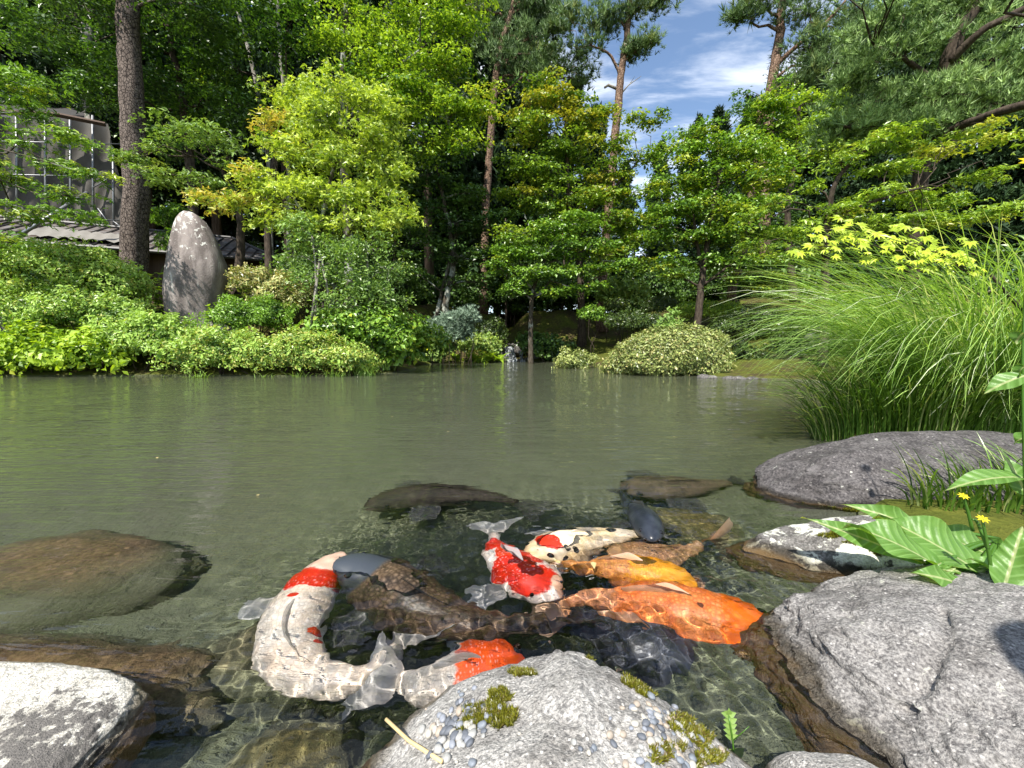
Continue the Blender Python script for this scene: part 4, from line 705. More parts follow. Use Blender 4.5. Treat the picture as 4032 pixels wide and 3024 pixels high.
# ------------------------------------------------------------------ low building with a ribbed metal roof
g = G('roof_metal'); p = g.pos(); n_ = g.noise(g.map(p, (1, 1, 3)), 2.2, 5, .65); n2 = g.noise(p, 14, 4)
ROOF = g.out(g.pbr(g.mix(g.step(n_, .4, .62), (.085, .068, .06), (.15, .143, .14)), .45, .4, g.bump(n2, .15, .01)))
g = G('roof_seam'); SEAM = g.out(g.pbr((.035, .033, .032), .5, .4))
g = G('dark_wood'); n_ = g.noise(g.map(g.pos(), (9, 9, .8)), 2, 4); WOOD = g.out(g.pbr(g.mix(n_, (.03, .02, .014), (.1, .06, .04)), .7, .3))
E0 = np.array([-18.6, 13.7]); E1 = np.array([-10.15, 17.2]); dv_ = (E1 - E0) / np.linalg.norm(E1 - E0); nv_ = np.array([-dv_[1], dv_[0]]); LEN = np.linalg.norm(E1 - E0); ZE, ZR = 4.5, 5.95; WID = 3.2
bl = empty('low_building', (E0[0], E0[1], gz(*E0)), 'low dark wooden building with a brown ribbed metal hip roof', 'building')
def bp(s, n, z): q = E0 + dv_ * s + nv_ * n; return (q[0], q[1], z)
def sheet(name, pts, mat, th=.05, par=bl):
    pts = np.array(pts, float); nn = np.cross(pts[1] - pts[0], pts[-1] - pts[0]); nn /= np.linalg.norm(nn); A = Acc(); k = len(pts)
    A.v = [np.vstack([pts, pts - nn * th])]; A.n = 2 * k
    fs = [np.array([[i, (i + 1) % k, k + (i + 1) % k, k + i]]) for i in range(k)]
    me = npmesh(name, A.v[0], [np.array([list(range(k))]), np.array([list(range(2 * k - 1, k - 1, -1))])] + fs); return rebase(link(name, me, mat=mat), par)
rf = sheet('roof', [bp(-3, 0, ZE), bp(LEN, 0, ZE), bp(LEN - 2.4, WID, ZR), bp(-3, WID, ZR)], ROOF)
hip = sheet('roof_hip', [bp(LEN, 0, ZE), bp(LEN, 2 * WID, ZE), bp(LEN - 2.4, WID, ZR)], ROOF)
back = sheet('roof_back', [bp(LEN, 2 * WID, ZE), bp(-3, 2 * WID, ZE), bp(-3, WID, ZR), bp(LEN - 2.4, WID, ZR)], ROOF)
for i in range(int((LEN + 3) / .42)):
    s = -2.8 + i * .42; tmax = 1.0 if s < LEN - 2.4 else (LEN - s) / 2.4
    A = Acc(); a = np.array(bp(s, -.02, ZE + .03)); b = np.array(bp(s, WID * tmax, ZE + (ZR - ZE) * tmax + .03)); A.tube([a, b], .032, 4); link('roof_seam', A.mesh('roof_seam'), rf, SEAM)
for i in range(1, 13):
    n0 = i * 2 * WID / 13; t = 1 - abs(n0 - WID) / WID; A = Acc(); A.tube([bp(LEN + .02, n0, ZE + .03), bp(LEN - 2.4 * t, n0, ZE + (ZR - ZE) * t + .03)], .03, 4); link('roof_seam', A.mesh('roof_seam'), hip, SEAM)
A = Acc(); A.tube([bp(-3, WID, ZR + .04), bp(LEN - 2.4, WID, ZR + .04), bp(LEN, 0, ZE + .05)], .07, 6); link('ridge_cap', A.mesh('ridge_cap'), rf, SEAM)
A = Acc(); A.tube([bp(-3, -.06, ZE - .07), bp(LEN + .05, -.06, ZE - .07)], .07, 6); rebase(link('eave_gutter', A.mesh('eave_gutter'), mat=SEAM), bl)
sheet('front_wall', [bp(-2.6, .7, 1.0), bp(LEN - .6, .7, 1.0), bp(LEN - .6, .7, ZE + .35), bp(-2.6, .7, ZE + .35)], WOOD, .15); sheet('end_wall', [bp(LEN - .55, .75, 1.0), bp(LEN - .55, 2 * WID - .7, 1.0), bp(LEN - .55, 2 * WID - .7, ZE + .3), bp(LEN - .55, .75, ZE + .3)], WOOD, .15)
for s in np.arange(-2, LEN - .5, 1.6): A = Acc(); A.box(bp(s, .45, 2.9), (.14, .14, 3.3)); rebase(link('post', A.mesh('post'), mat=WOOD), bl)
# ------------------------------------------------------------------ scaffold with grey sheeting round a taller building
g = G('scaffold_sheet'); p = g.pos(); n_ = g.noise(g.map(p, (1, 1, .5)), 2.6, 4); SHEET = g.out(g('MixShader', {0: .25, 1: g.pbr(g.mix(n_, (.1, .093, .085), (.17, .16, .147)), .8, .2), 2: g('BsdfTranslucent', {0: (.14, .13, .12)}).outputs[0]}).outputs[0])
g = G('galvanised_pole'); STEEL = g.out(g.pbr(g.mix(g.noise(g.pos(), 8, 3), (.13, .135, .14), (.26, .267, .28)), .4, .5, None, Metallic=.6))
DS = 17.6
sc = empty('scaffold', Q(150, 1000, DS), 'grey sheeted scaffold of galvanised poles behind the ribbed roof', 'scaffold')
def spt(px, py, d=0.0): return np.array(Q(px, py, DS + d + (px - 200) * .004))
polex = [-260, -120, -10, 65, 178, 276, 365, 445, 492]
for a, b in zip(polex[:-1], polex[1:]):
    v = []; na, nb = 10, 22; ph = rng.uniform(0, 6)
    for j in range(nb + 1):
        for i in range(na + 1):
            s, t = i / na, j / nb; y0 = 455 + max(0, (a + (b - a) * s) - 230) * .14; y0 = y0 + max(0, (a + (b - a) * s) - 415) * 4.2
            q = spt(a + (b - a) * s, y0 + (925 - y0) * t, .15); bel = .16 * math.sin(math.pi * s) * (math.sin(t * 5 + ph) * .6 + .5) + .07 * math.sin(9 * s + 14 * t + ph) * t; v.append((q[0], q[1] + bel, q[2]))
    A = Acc(); A.add(v, [(j * (na + 1) + i, j * (na + 1) + i + 1, (j + 1) * (na + 1) + i + 1, (j + 1) * (na + 1) + i) for j in range(nb) for i in range(na)]); rebase(link('sheet', A.mesh('sheet', True), mat=SHEET), sc)
for px in polex: A = Acc(); A.tube([spt(px, 455 + max(0, px - 415) * 4.2), spt(px + 3, 960)], .045, 7); rebase(link('pole', A.mesh('pole', True), mat=STEEL), sc)
for py in (560, 690, 860): A = Acc(); A.tube([spt(-260, py - 10, -.05), spt(492, py + 8, -.05)], .025, 6); rebase(link('ledger', A.mesh('ledger', True), mat=STEEL), sc)
A = Acc(); A.tube([tq(20, 962, 13.2), tq(345, 758, 15.0)], .06, 8); rebase(link('brace', A.mesh('brace', True), mat=STEEL), sc)
for a, b in (((365, 740), (430, 700)), ((385, 820), (445, 900)), ((445, 870), (492, 905))): A = Acc(); A.tube([spt(*a, -.1), spt(*b, -.1)], .025, 6); rebase(link('brace', A.mesh('brace', True), mat=STEEL), sc)
A = Acc(); A.tube([spt(-260, 428, -.2), spt(226, 452, -.2), spt(415, 490, -.2)], .1, 4); rebase(link('top_rail', A.mesh('top_rail'), mat=WOOD), sc)
tb = empty('wrapped_building', Q(100, 1000, DS + 2), 'tall building hidden behind the grey scaffold sheeting', 'building')
def tbp(px, py, d): return spt(px, py, d)
sheet('wall', [tbp(-280, 960, 1.2), tbp(430, 960, 1.2), tbp(430, 520, 1.2), tbp(-280, 480, 1.2)], WOOD, .2, tb); sheet('roof', [tbp(-300, 440, .6), tbp(425, 500, .6), tbp(330, 430, 4), tbp(-300, 390, 4)], SEAM, .15, tb)
# folded tarpaulin on the low roof
v = []; 
for j in range(9):
    for i in range(25):
        s, t = i / 24, j / 8; q = bp(1.2 + s * 2.9, .2 + t * 1.3, ZE + (ZR - ZE) * (.2 + t * 1.3) / WID + .09); w_ = .09 * math.sin(23 * s + 3 * t) + .07 * noise.noise(Vector((s * 9, t * 7, 2))); v.append((q[0], q[1], q[2] + abs(w_) + .25 * max(0, .35 - s) * (t > .1)))
A = Acc(); A.add(v, [(j * 25 + i, j * 25 + i + 1, (j + 1) * 25 + i + 1, (j + 1) * 25 + i) for j in range(8) for i in range(24)])
g = G('white_tarp'); TARP = g.out(g.pbr((.17, .16, .145), .75, .3)); o = link('tarpaulin', A.mesh('tarpaulin', True), mat=TARP); tag(o, 'crumpled pale tarpaulin lying on the ribbed metal roof', 'tarpaulin')
# ------------------------------------------------------------------ right bank grasses and near plants
def grass_clump(name, label, base, rad, n_parts, n_mass, lens, archs, mat, wd, bias, mass_label, zb=None):
    root = empty(name, base, label, 'grass')
    var = []
    for i in range(26):
        a = rng.uniform(*archs); var.append(blade_mesh(rng.uniform(*lens), wd * rng.uniform(.8, 1.2), a, 9, .95 if i % 7 == 0 else .2, rng.uniform(.35, .75), i))
    with_mat(var, mat)
    def spot():
        a = rng.uniform(0, 6.28); r = math.sqrt(rng.random()); b = (math.cos(a) * r * rad[0], math.sin(a) * r * rad[1])
        d = np.array([math.cos(a), math.sin(a)]) * (.25 + .9 * r) + np.array(bias) + rng.normal(size=2) * .35
        return b, d / np.linalg.norm(d)
    for i in range(n_parts):
        b, d = spot(); o = link('blade', var[i % 26], root); o.location = (b[0], b[1], gz(base[0] + b[0], base[1] + b[1]) - base[2] - .02 if zb is None else 0)
        o.rotation_euler = (0, 0, math.atan2(d[1], d[0]) - math.pi / 2); s = rng.uniform(.75, 1.12); o.scale = (s, s, s)
    S = [spot() for _ in range(n_mass)]; bs = np.array([(b[0], b[1], 0) for b, _ in S]); bs[:, 2] = height(bs[:, 0] + base[0], bs[:, 1] + base[1]) - base[2] - .02
    ds = np.array([d for _, d in S]); o = link('dense_blades', mass_blades('dense_blades', bs, ds, rng.uniform(lens[0] * .7, lens[1], n_mass), rng.uniform(*archs, n_mass), wd * rng.uniform(.7, 1.2, n_mass)), root, mat); o['kind'] = 'stuff'
    return root
def gb(x, y): return (x, y, gz(x, y))
grass_clump('silver_grass', 'tall arching silver grass clump on the bank behind the dark boulder', gb(3.55, 2.8), (.78, .4), 300, 2800, (.9, 2.15), (1.35, 2.6), GRASS_BLADE, .0052, (-1.0, -.1), '')
grass_clump('sedge_clump', 'dark stiff sedge clump at the foot of the silver grass', gb(2.85, 2.72), (.66, .3), 150, 1500, (.4, .85), (.9, 1.9), GRASS_DARK, .006, (-1.0, -.35), '')
grass_clump('sedge_clump', 'short green sedge behind the lichen-blotched boulder', gb(2.05, 1.40), (.55, .1), 110, 500, (.12, .3), (.6, 1.6), GRASS_DARK, .006, (-.1, -.2), '')
LEAF_SAPLING = leaf_mat('leaf_sapling', (.28, .4, .03), (.5, .6, .06), (.7, .62, .05), .5)
# near maple sapling among the grass
r_ = empty('maple_sapling', gb(3.3, 2.32), 'young maple with yellow star-shaped leaves above the silver grass', 'tree')
A = Acc(); s0 = np.array(gb(3.3, 2.32)); A.tube(smooth_path([s0, Q(4100, 1350, 2.4), Q(3900, 1080, 2.25)], 10), np.linspace(.016, .008, 10), 6)
pos, nrm, tn = [], [], []
for (a, b) in (((3850, 1080), (3480, 930)), ((3650, 1010), (3200, 970)), ((3500, 950), (3230, 905)), ((3850, 1080), (3600, 990))):
    p = limb(A, Q(*a, 2.25), Q(*b, 2.15 + rng.uniform(-.15, .15)), .005, .0015, .03, 9, 4, .02)
    for t in range(2, 9):
        for k in range(4): pos.append(p[t] + rng.normal(size=3) * np.array([.055, .07, .02])); nrm.append((-.3 + rng.normal() * .35, -1.0 + rng.normal() * .4, 1)); tn.append(.15 + .5 * rng.random())
rebase(link('trunk', A.mesh('trunk', True), mat=BARK_DARK), r_)
spin = np.tile(np.array([[0, 1.0, .2]]), (len(pos), 1)) + rng.normal(size=(len(pos), 3)) * .8
rebase(link('crown', scatter('crown', STAR7, np.array(pos), np.array(nrm), rng.uniform(.038, .062, len(pos)), rng.uniform(.3, 1, len(pos)), np.array(tn), spin), mat=LEAF_SAPLING), r_)
# dock plant with large veined leaves
g = G('leaf_dock'); uv = g.xyz(g.obj()); s_ = g.math('ABSOLUTE', uv[0]); vein = g('TexWave', {'Vector': g('CombineXYZ', {0: g.math('SUBTRACT', uv[1], g.math('MULTIPLY', s_, .8)), 1: 0.0, 2: 0.0}).outputs[0], 'Scale': 14.0, 'Distortion': 1.2, 'Detail': 2.0}, wave_type='BANDS').outputs['Fac']
rib = g.step(s_, .0035, .0015); c = g.mix(g.step(vein, .8, .97), g.mix(g.noise(g.obj(), 25, 4), (.07, .17, .03), (.16, .30, .06)), (.17, .31, .08)); c = g.mix(g.step(g.noise(g.obj(), 9, 5, .6), .6, .75, 0.0, .6), c, (.3, .34, .05)); c = g.mix(rib, c, (.34, .4, .18))
bn = g.bump(g.math('ADD', vein, g.noise(g.obj(), 60, 3)), .45, .004)
DOCK = g.out(g('MixShader', {0: .4, 1: g.pbr(c, .42, .45, bn), 2: g('BsdfTranslucent', {0: g.mix(1.0, c, (1.7, 1.6, .3), 'MULTIPLY')}).outputs[0]}).outputs[0])
STEMG = GRASS_BLADE
dk = empty('dock_plant', (1.36, 1.03, .12), 'dock plant with large veined leaves and small yellow flowers beside the boulders', 'plant')
def dock_leaf(base, tip, wd, up=(0, -.3, 1), droop=.3, wave=.1, root=None, stalk=None):
    root = root or dk; base = Vector(base); tip = Vector(tip); l = (tip - base).length
    me = leaf_mesh(l, wd, 16, 5, droop, wave, .3, basew=.75); me.materials.append(DOCK); o = link('leaf', me, root); place_leaf(o, base - root.location, tip - base, up)
    if stalk is not None:
        A = Acc(); st = Vector(stalk) - root.location; A.tube(smooth_path([st, (st + base - root.location) / 2 + Vector((0, 0, .01)), base - root.location], 6), .005, 6); s2 = link('leaf_stalk', A.mesh('leaf_stalk', True), o, STEMG); s2.parent = root
    return o
S0 = tuple(dk.location)
dock_leaf(Q(3640, 2220, 0.941), Q(3175, 2025, 1.025), 0.060, (.1, -.9, .8), .12, 0.128, stalk=S0)
dock_leaf(Q(3690, 2230, 0.882), Q(3360, 2040, 0.974), 0.120, (.55, -.8, .9), .25, 0.144, stalk=S0)
dock_leaf(Q(3880, 2270, 0.882), Q(3480, 2010, 1.008), 0.136, (-.1, -.55, 1), .2, 0.160, stalk=S0)
dock_leaf(Q(3600, 2090, 1.050), Q(3440, 1985, 1.050), 0.072, (.0, -1, .6), .9, 0.160, stalk=S0)
dock_leaf(Q(3980, 2230, 0.966), Q(3640, 2060, 1.050), 0.104, (-.2, -.5, 1), .3, 0.192, stalk=S0)
dock_leaf(Q(3950, 2330, 0.798), Q(4025, 2070, 0.823), 0.056, (-1, -.6, .3), .1, 0.192, stalk=S0)
dock_leaf(Q(3800, 2310, 0.840), Q(3620, 2240, 0.840), 0.056, (0, -.6, 1), .3, 0.160, stalk=S0)
dock_leaf(Q(3990, 2300, 0.840), Q(3850, 2190, 0.857), 0.072, (.2, -.6, 1), .3, 0.160, stalk=S0)
for k in range(14): dock_leaf(Q(rng.uniform(3640, 3990), rng.uniform(2225, 2310), 0.882), Q(rng.uniform(3620, 4010), rng.uniform(2190, 2280), 0.857), rng.uniform(.025, .045), (rng.normal() * .3, -.5, 1), .3, .1)
FLS = with_mat([flower_mesh(.012, 8)], FLOWER)[0]
def flower_stem(pts, root, fl=True):
    A = Acc(); A.tube(smooth_path([Vector(q) - root.location for q in pts], 8), np.linspace(.004, .0025, 8), 6); link('flower_stem', A.mesh('flower_stem', True), root, STEMG)
    if fl: o = link('flower', FLS, root); o.location = Vector(pts[-1]) - root.location; o.rotation_euler = (.5, -.2, 0)
flower_stem([Q(3910, 2290, 0.823), Q(3890, 2160, 0.823), Q(3868, 2045, 0.823)], dk); flower_stem([Q(3830, 2090, 0.924), Q(3810, 2010, 0.924), Q(3792, 1955, 0.924)], dk); flower_stem([Q(3890, 2160, 0.823), Q(3850, 2060, 0.840), Q(3830, 2045, 0.840)], dk, False)
# tall flowering weed at the edge
tw = empty('tall_weed', (1.22, .90, gz(1.22, .9)), 'tall leafy weed with a yellow flower standing beside the silver grass', 'plant')
A = Acc(); A.tube(smooth_path([Vector(q) - tw.location for q in (Q(4048, 2250, .92), Q(4036, 1850, .92), Q(4028, 1400, .94), Q(4046, 1000, .95), Q(4052, 660, .96))], 20), np.linspace(.0042, .002, 20), 7); link('stem', A.mesh('stem', True), tw, STEMG)
for base, tip, wd, up in (((4058, 1885), (3735, 1872), .065, (0, -.2, 1)), ((4038, 1480), (3878, 1530), .05, (0, -.6, 1)), ((4038, 1440), (3988, 1490), .04, (0, -.6, 1)), ((4048, 1720), (3983, 1740), .05, (0, -.5, 1)), ((4033, 1310), (3993, 1345), .04, (0, -.2, 1)), ((4038, 1950), (3978, 1800), .05, (-.5, -.6, .6)), ((4043, 960), (4018, 910), .025, (0, -1, .4)), ((4048, 740), (4018, 790), .02, (0, -1, .4)), ((4038, 1600), (4088, 1560), .05, (0, -.8, .8))):
    dock_leaf(Q(*base, .93), Q(*tip, .95), wd, up, .4, .06, tw)
FLB = with_mat([flower_mesh(.026, 9)], FLOWER)[0]; o = link('flower', FLB, tw); o.location = Vector(Q(4054, 645, .96)) - tw.location; o.rotation_euler = (1.0, -.3, 0)

# ------------------------------------------------------------------ koi
def fin_mat(name, c0, c1):
    g = G(name); r = g.attr('rnd'); ry = g('TexWave', {'Vector': g('CombineXYZ', {0: g.attr('tint'), 1: 0.0, 2: 0.0}).outputs[0], 'Scale': 9.0, 'Distortion': .6}, wave_type='BANDS').outputs['Fac']
    c = g.mix(r, c0, c1); c = g.mix(g.math('MULTIPLY', ry, .5), c, tuple(x * .55 for x in c0))
    return g.out(g('MixShader', {0: g.math('ADD', .08, g.math('MULTIPLY', r, .3)), 1: g('MixShader', {0: .35, 1: g.pbr(c, .3, .5), 2: g('BsdfTranslucent', {0: c}).outputs[0]}).outputs[0], 2: g('BsdfTransparent', {0: (1, 1, 1)}).outputs[0]}).outputs[0])
def koi_mat(name, base, base2, patches, scale_dark=.5, scale_light=0.0, head=None, shine=.25):
    g = G(name); u = g.attr('su'); v = g.attr('sv'); p = g.obj()
    nz = g.math('SUBTRACT', g.noise(p, 26, 4, .6), .5)
    c = g.mix(g.step(g.noise(p, 13, 4), .35, .68), base, base2)
    av = g.math('ABSOLUTE', v); c = g.mix(g.step(av, .25, .62), c, g.mix(.5, c, tuple(min(1, x * 1.15 + .06) for x in base)))
    for (u0, v0, ru, rv, col) in patches:
        a = g.math('DIVIDE', g.math('SUBTRACT', u, u0), ru); b = g.math('DIVIDE', g.math('SUBTRACT', v, v0), rv)
        d = g.math('ADD', g.math('SQRT', g.math('ADD', g.math('MULTIPLY', a, a), g.math('MULTIPLY', b, b))), g.math('MULTIPLY', nz, 1.0))
        c = g.mix(g.step(d, 1.08, .92), c, col)
    if head is not None: c = g.mix(g.step(u, head[1] + .03, head[1] - .03), c, head[0])
    sv = g('CombineXYZ', {0: g.math('ADD', g.math('MULTIPLY', u, 46.0), g.math('MULTIPLY', nz, 1.6)), 1: g.math('ADD', g.math('MULTIPLY', v, 23.0), g.math('MULTIPLY', nz, 1.2)), 2: 0.0}).outputs[0]
    e = g.vor(sv, 1.0, 'DISTANCE_TO_EDGE', .6); edge = g.step(e, .13, .02); body = g.math('MULTIPLY', edge, g.step(u, .17, .23))
    f1 = g.vor(sv, 1.0, 'F1', .6)
    c = g.mix(g.math('MULTIPLY', body, scale_dark), c, g.mix(1.0, c, (.35, .32, .3), 'MULTIPLY'))
    if scale_light: c = g.mix(g.math('MULTIPLY', g.math('MULTIPLY', g.step(f1, .45, .1), g.step(u, .17, .23)), scale_light), c, tuple(min(1, x * 2.4 + .03) for x in base2))
    h = g.math('ADD', g.math('MULTIPLY', g.math('SUBTRACT', 1.0, f1), g.step(u, .17, .23)), g.math('MULTIPLY', nz, .3))
    return g.out(g.pbr(c, shine + .2, .28, g.bump(h, .28, .003)))
def koi(label, path, wmax, hmax, mat, fin, tail=(.16, 0.6), roll=0.0, pect=(1, 1), eye=True, seed=1, pelv=False, dorsal=True, body_len=None, fan=None):
    """path: nose -> tail root as (px, py, z of the body axis)"""
    global rng
    pts = [np.array(Pw(px, py + 12, z)) for px, py, z in path]; N, K = 56, 26
    sp = smooth_path(pts, 200); seg = np.r_[0, np.cumsum(np.linalg.norm(np.diff(sp, axis=0), axis=1))]; Lg = seg[-1]
    s = np.linspace(0, 1, N) ** 1.05; C = np.stack([np.interp(s * Lg, seg, sp[:, i]) for i in range(3)], 1)
    T = np.gradient(C, axis=0); T /= np.linalg.norm(T, axis=1, keepdims=True)
    up0 = np.array([0, 0, 1.0]); S = np.cross(T, up0); S /= np.linalg.norm(S, axis=1, keepdims=True); U = np.cross(S, T)
    cr, sr = math.cos(roll), math.sin(roll); S, U = S * cr + U * sr, U * cr - S * sr
    ws = np.interp(s, [0, .015, .05, .11, .2, .32, .45, .6, .75, .88, 1], [.16, .30, .52, .74, .93, 1.0, .97, .8, .52, .3, .2]) * wmax / 2
    hs = np.interp(s, [0, .015, .05, .11, .2, .32, .45, .6, .75, .88, 1], [.10, .22, .42, .64, .86, 1.0, 1.0, .84, .58, .40, .34]) * hmax / 2
    th = np.arange(K) * 2 * math.pi / K                      # 0 = back
    X_ = np.sign(np.sin(th)) * np.abs(np.sin(th)) ** .92; Y_ = np.sign(np.cos(th)) * np.abs(np.cos(th)) ** np.where(np.cos(th) > 0, 1.12, .85)
    wob = np.array([[noise.noise(Vector((C[i, 0] * 21, C[i, 1] * 21, k * .9 + seed))) for k in range(K)] for i in range(N)]) * .03
    V = C[:, None, :] + S[:, None, :] * (X_[None] * ws[:, None] * (1 + wob))[:, :, None] + U[:, None, :] * (Y_[None] * hs[:, None])[:, :, None]
    root = empty('koi_fish', tuple(C[N // 2]), label, 'fish'); off = C[N // 2]
    v = np.vstack([V.reshape(-1, 3), C[0] - T[0] * wmax * .02, C[-1]]) - off
    q = [(i * K + k, i * K + (k + 1) % K, (i + 1) * K + (k + 1) % K, (i + 1) * K + k) for i in range(N - 1) for k in range(K)]
    t3 = [(N * K, (k + 1) % K, k) for k in range(K)] + [(N * K + 1, (N - 1) * K + k, (N - 1) * K + (k + 1) % K) for k in range(K)]
    su = np.r_[np.repeat(s, K), 0, 1]; tv = np.where(th > math.pi, th - 2 * math.pi, th) / math.pi; svv = np.r_[np.tile(tv, N), 0, 0]
    body = link('body', npmesh('body', v, [np.array(q), np.array(t3)], True, {'su': su, 'sv': svv}), root, mat)
    at = lambda t, A_: np.array([np.interp(t, s, A_[:, i]) for i in range(3)])
    def fan_mesh(name, root_a, root_b, tips, nn=10):
        m = len(tips); vv = []; rn = []; tn = []
        for i in range(m):
            f = i / (m - 1); a = root_a * (1 - f) + root_b * f
            for j in range(nn + 1):
                t = j / nn; pnt = a * (1 - t) + tips[i] * t; pnt = pnt + U[N // 2] * .003 * math.sin(i * .5 + t * 3) * t; vv.append(pnt - off); rn.append(t); tn.append(i * .35)
        qq = [(i * (nn + 1) + j, i * (nn + 1) + j + 1, (i + 1) * (nn + 1) + j + 1, (i + 1) * (nn + 1) + j) for i in range(m - 1) for j in range(nn)]
        link(name, npmesh(name, np.array(vv), np.array(qq), True, {'rnd': np.array(rn), 'tint': np.array(tn)}), root, fin)
    # tail: forked fan, leaned over so that it shows from above
    Tt, Ut, St, Ce = T[-1], U[-1], S[-1], C[-1]; tl, lean = tail; ax = Ut * math.cos(lean) + St * math.sin(lean); tips = []
    for i in range(25):
        f = -1 + 2 * i / 24; r = tl * (.62 + .38 * abs(f) ** .8) * (1 + .025 * math.sin(i * 5.1)); tips.append(Ce + Tt * r * math.cos(f * .75) + ax * r * math.sin(f * .75) * 1.15 + St * .02 * math.sin(3 * f))
    fan_mesh('tail_fin', Ce - ax * hs[-1], Ce + ax * hs[-1], tips)
    for sd_, on in ((1, pect[0]), (-1, pect[1])):
        if on:
            b = at(.235, C) + sd_ * at(.235, S) * np.interp(.235, s, ws) * .9 - at(.235, U) * np.interp(.235, s, hs) * .25; t_ = at(.235, T); sv_ = at(.235, S) * sd_; tips = []
            for i in range(17): a = .2 + i * .085; tips.append(b + (t_ * math.cos(a) * 1.0 + sv_ * math.sin(a)) * wmax * (.74 - .62 * abs(i / 16 - .42) ** 1.8 + .012 * math.sin(i * 3.7)) * on - np.array([0, 0, .002 * i]))
            fan_mesh('pectoral_fin', b - t_ * .012, b + t_ * .018, tips, 7)
            if pelv:
                b = at(.52, C) + sd_ * at(.52, S) * np.interp(.52, s, ws) * .75 - at(.52, U) * np.interp(.52, s, hs) * .6; t_ = at(.52, T); tips = [b + (t_ * math.cos(a) + sv_ * math.sin(a)) * wmax * .5 for a in np.linspace(.2, 1.2, 6)]; fan_mesh('pelvic_fin', b - t_ * .008, b + t_ * .012, tips, 5)
    if dorsal:
        vv, rn, tn = [], [], []
        for i in range(25):
            t = .36 + .34 * i / 24; b = at(t, C) + at(t, U) * np.interp(t, s, hs) * .96; hgt = wmax * .2 * math.sin(math.pi * min(1, (i + 1.5) / 9) / 2) * (1 - .6 * i / 24)
            for j in range(4): f = j / 3; vv.append(b + at(t, U) * hgt * f * .75 + at(t, S) * hgt * f * .5 + at(t, T) * hgt * f * .7 - off); rn.append(f); tn.append(i * .4)
        qq = [(i * 4 + j, i * 4 + j + 1, (i + 1) * 4 + j + 1, (i + 1) * 4 + j) for i in range(24) for j in range(3)]
        link('dorsal_fin', npmesh('dorsal_fin', np.array(vv), np.array(qq), True, {'rnd': np.array(rn), 'tint': np.array(tn)}), root, fin)
    if eye:
        for sd_ in (1, -1):
            e_ = at(.085, C) + sd_ * at(.085, S) * np.interp(.085, s, ws) * .86 + at(.085, U) * np.interp(.085, s, hs) * .42; bm = bmesh.new(); bmesh.ops.create_icosphere(bm, subdivisions=2, radius=wmax * .055); me = bpy.data.meshes.new('eye'); bm.to_mesh(me); bm.free(); link('eye', me, body, EYEM, loc=e_ - off)
            A = Acc(); b = at(.02, C) + sd_ * at(.02, S) * np.interp(.02, s, ws) * .8 - off; A.tube([b, b + sd_ * S[0] * .012 - T[0] * .008, b + sd_ * S[0] * .02 + T[0] * .004 - U[0] * .006], (.0022, .0018, .0008), 5); link('barbel', A.mesh('barbel', True), body, fin)
    return root
g = G('koi_eye'); EYEM = g.out(g.pbr((.008, .008, .01), .1, .6))
RED = (.62, .022, .008); RED2 = (.7, .05, .012); WHITE = (.72, .66, .58); PINK = (.74, .5, .38); BLACK = (.012, .013, .016)
FW_ = fin_mat('fin_white', (.5, .45, .4), (.5, .52, .54)); FD = fin_mat('fin_dark', (.035, .035, .036), (.1, .1, .1)); FO = fin_mat('fin_orange', (.62, .25, .08), (.75, .55, .4)); FB = fin_mat('fin_brown', (.1, .07, .045), (.2, .17, .13))
koi('white koi with red head cap and red marks curled into a loop', [(1352, 2160, -.03), (1275, 2232, -.07), (1200, 2340, -.098), (1150, 2450, -.105), (1145, 2560, -.11), (1230, 2645, -.11), (1380, 2665, -.11), (1490, 2610, -.105), (1560, 2540, -.1)], .165, .16,
    koi_mat('koi_white_red', WHITE, (.74, .6, .47), [(.2, 0, .07, .6, RED), (.56, -.3, .03, .12, RED2), (.63, -.28, .02, .1, (.55, .05, .04)), (.34, .05, .012, .05, RED)], .3, .2, (PINK, .125)), FW_, (.14, 1.2), pect=(1, .0), seed=1)
koi('large dark bronze koi lifting its blue-grey head beside the white koi', [(1318, 2205, .0), (1400, 2222, -.04), (1500, 2270, -.085), (1640, 2375, -.1), (1800, 2435, -.105), (1980, 2455, -.11), (2150, 2430, -.11)], .21, .2,
    koi_mat('koi_bronze', (.035, .026, .02), (.1, .066, .04), [], .75, .3, ((.035, .042, .052), .2), .2), FD, (.16, .9), seed=2)
koi('dark koi swimming alone under the surface, curved like a bow', [(1440, 1990, -.145), (1540, 1955, -.145), (1680, 1935, -.145), (1820, 1935, -.145), (1940, 1945, -.145), (2030, 1965, -.145)], .22, .17, koi_mat('koi_dark_brown', (.018, .015, .011), (.042, .033, .024), [], .5, .1, None, .5), FD, (.22, 1.3), seed=3, pect=(1, 1))
koi('dark brown koi swimming beyond the black koi near the dark boulder', [(2450, 1915, -.15), (2560, 1905, -.15), (2680, 1900, -.15), (2790, 1895, -.15), (2870, 1888, -.15)], .28, .16, koi_mat('koi_netted_brown', (.045, .035, .023), (.1, .075, .048), [], .6, .2, None, .5), FD, (.15, 1.2), seed=4)
koi('red and white koi with a pale tail beside the bronze koi', [(2190, 2340, -.055), (2120, 2290, -.065), (2050, 2235, -.075), (1985, 2180, -.07), (1950, 2130, -.07), (1948, 2090, -.07)], .18, .14,
    koi_mat('koi_kohaku', (.74, .68, .62), (.76, .6, .5), [(.18, -.12, .13, .38, RED), (.42, -.1, .16, .42, RED), (.62, .12, .1, .3, RED2), (.8, -.1, .1, .4, RED), (.05, .35, .08, .3, (.75, .45, .3))], .3, .2), FW_, (.15, 1.3), seed=5)
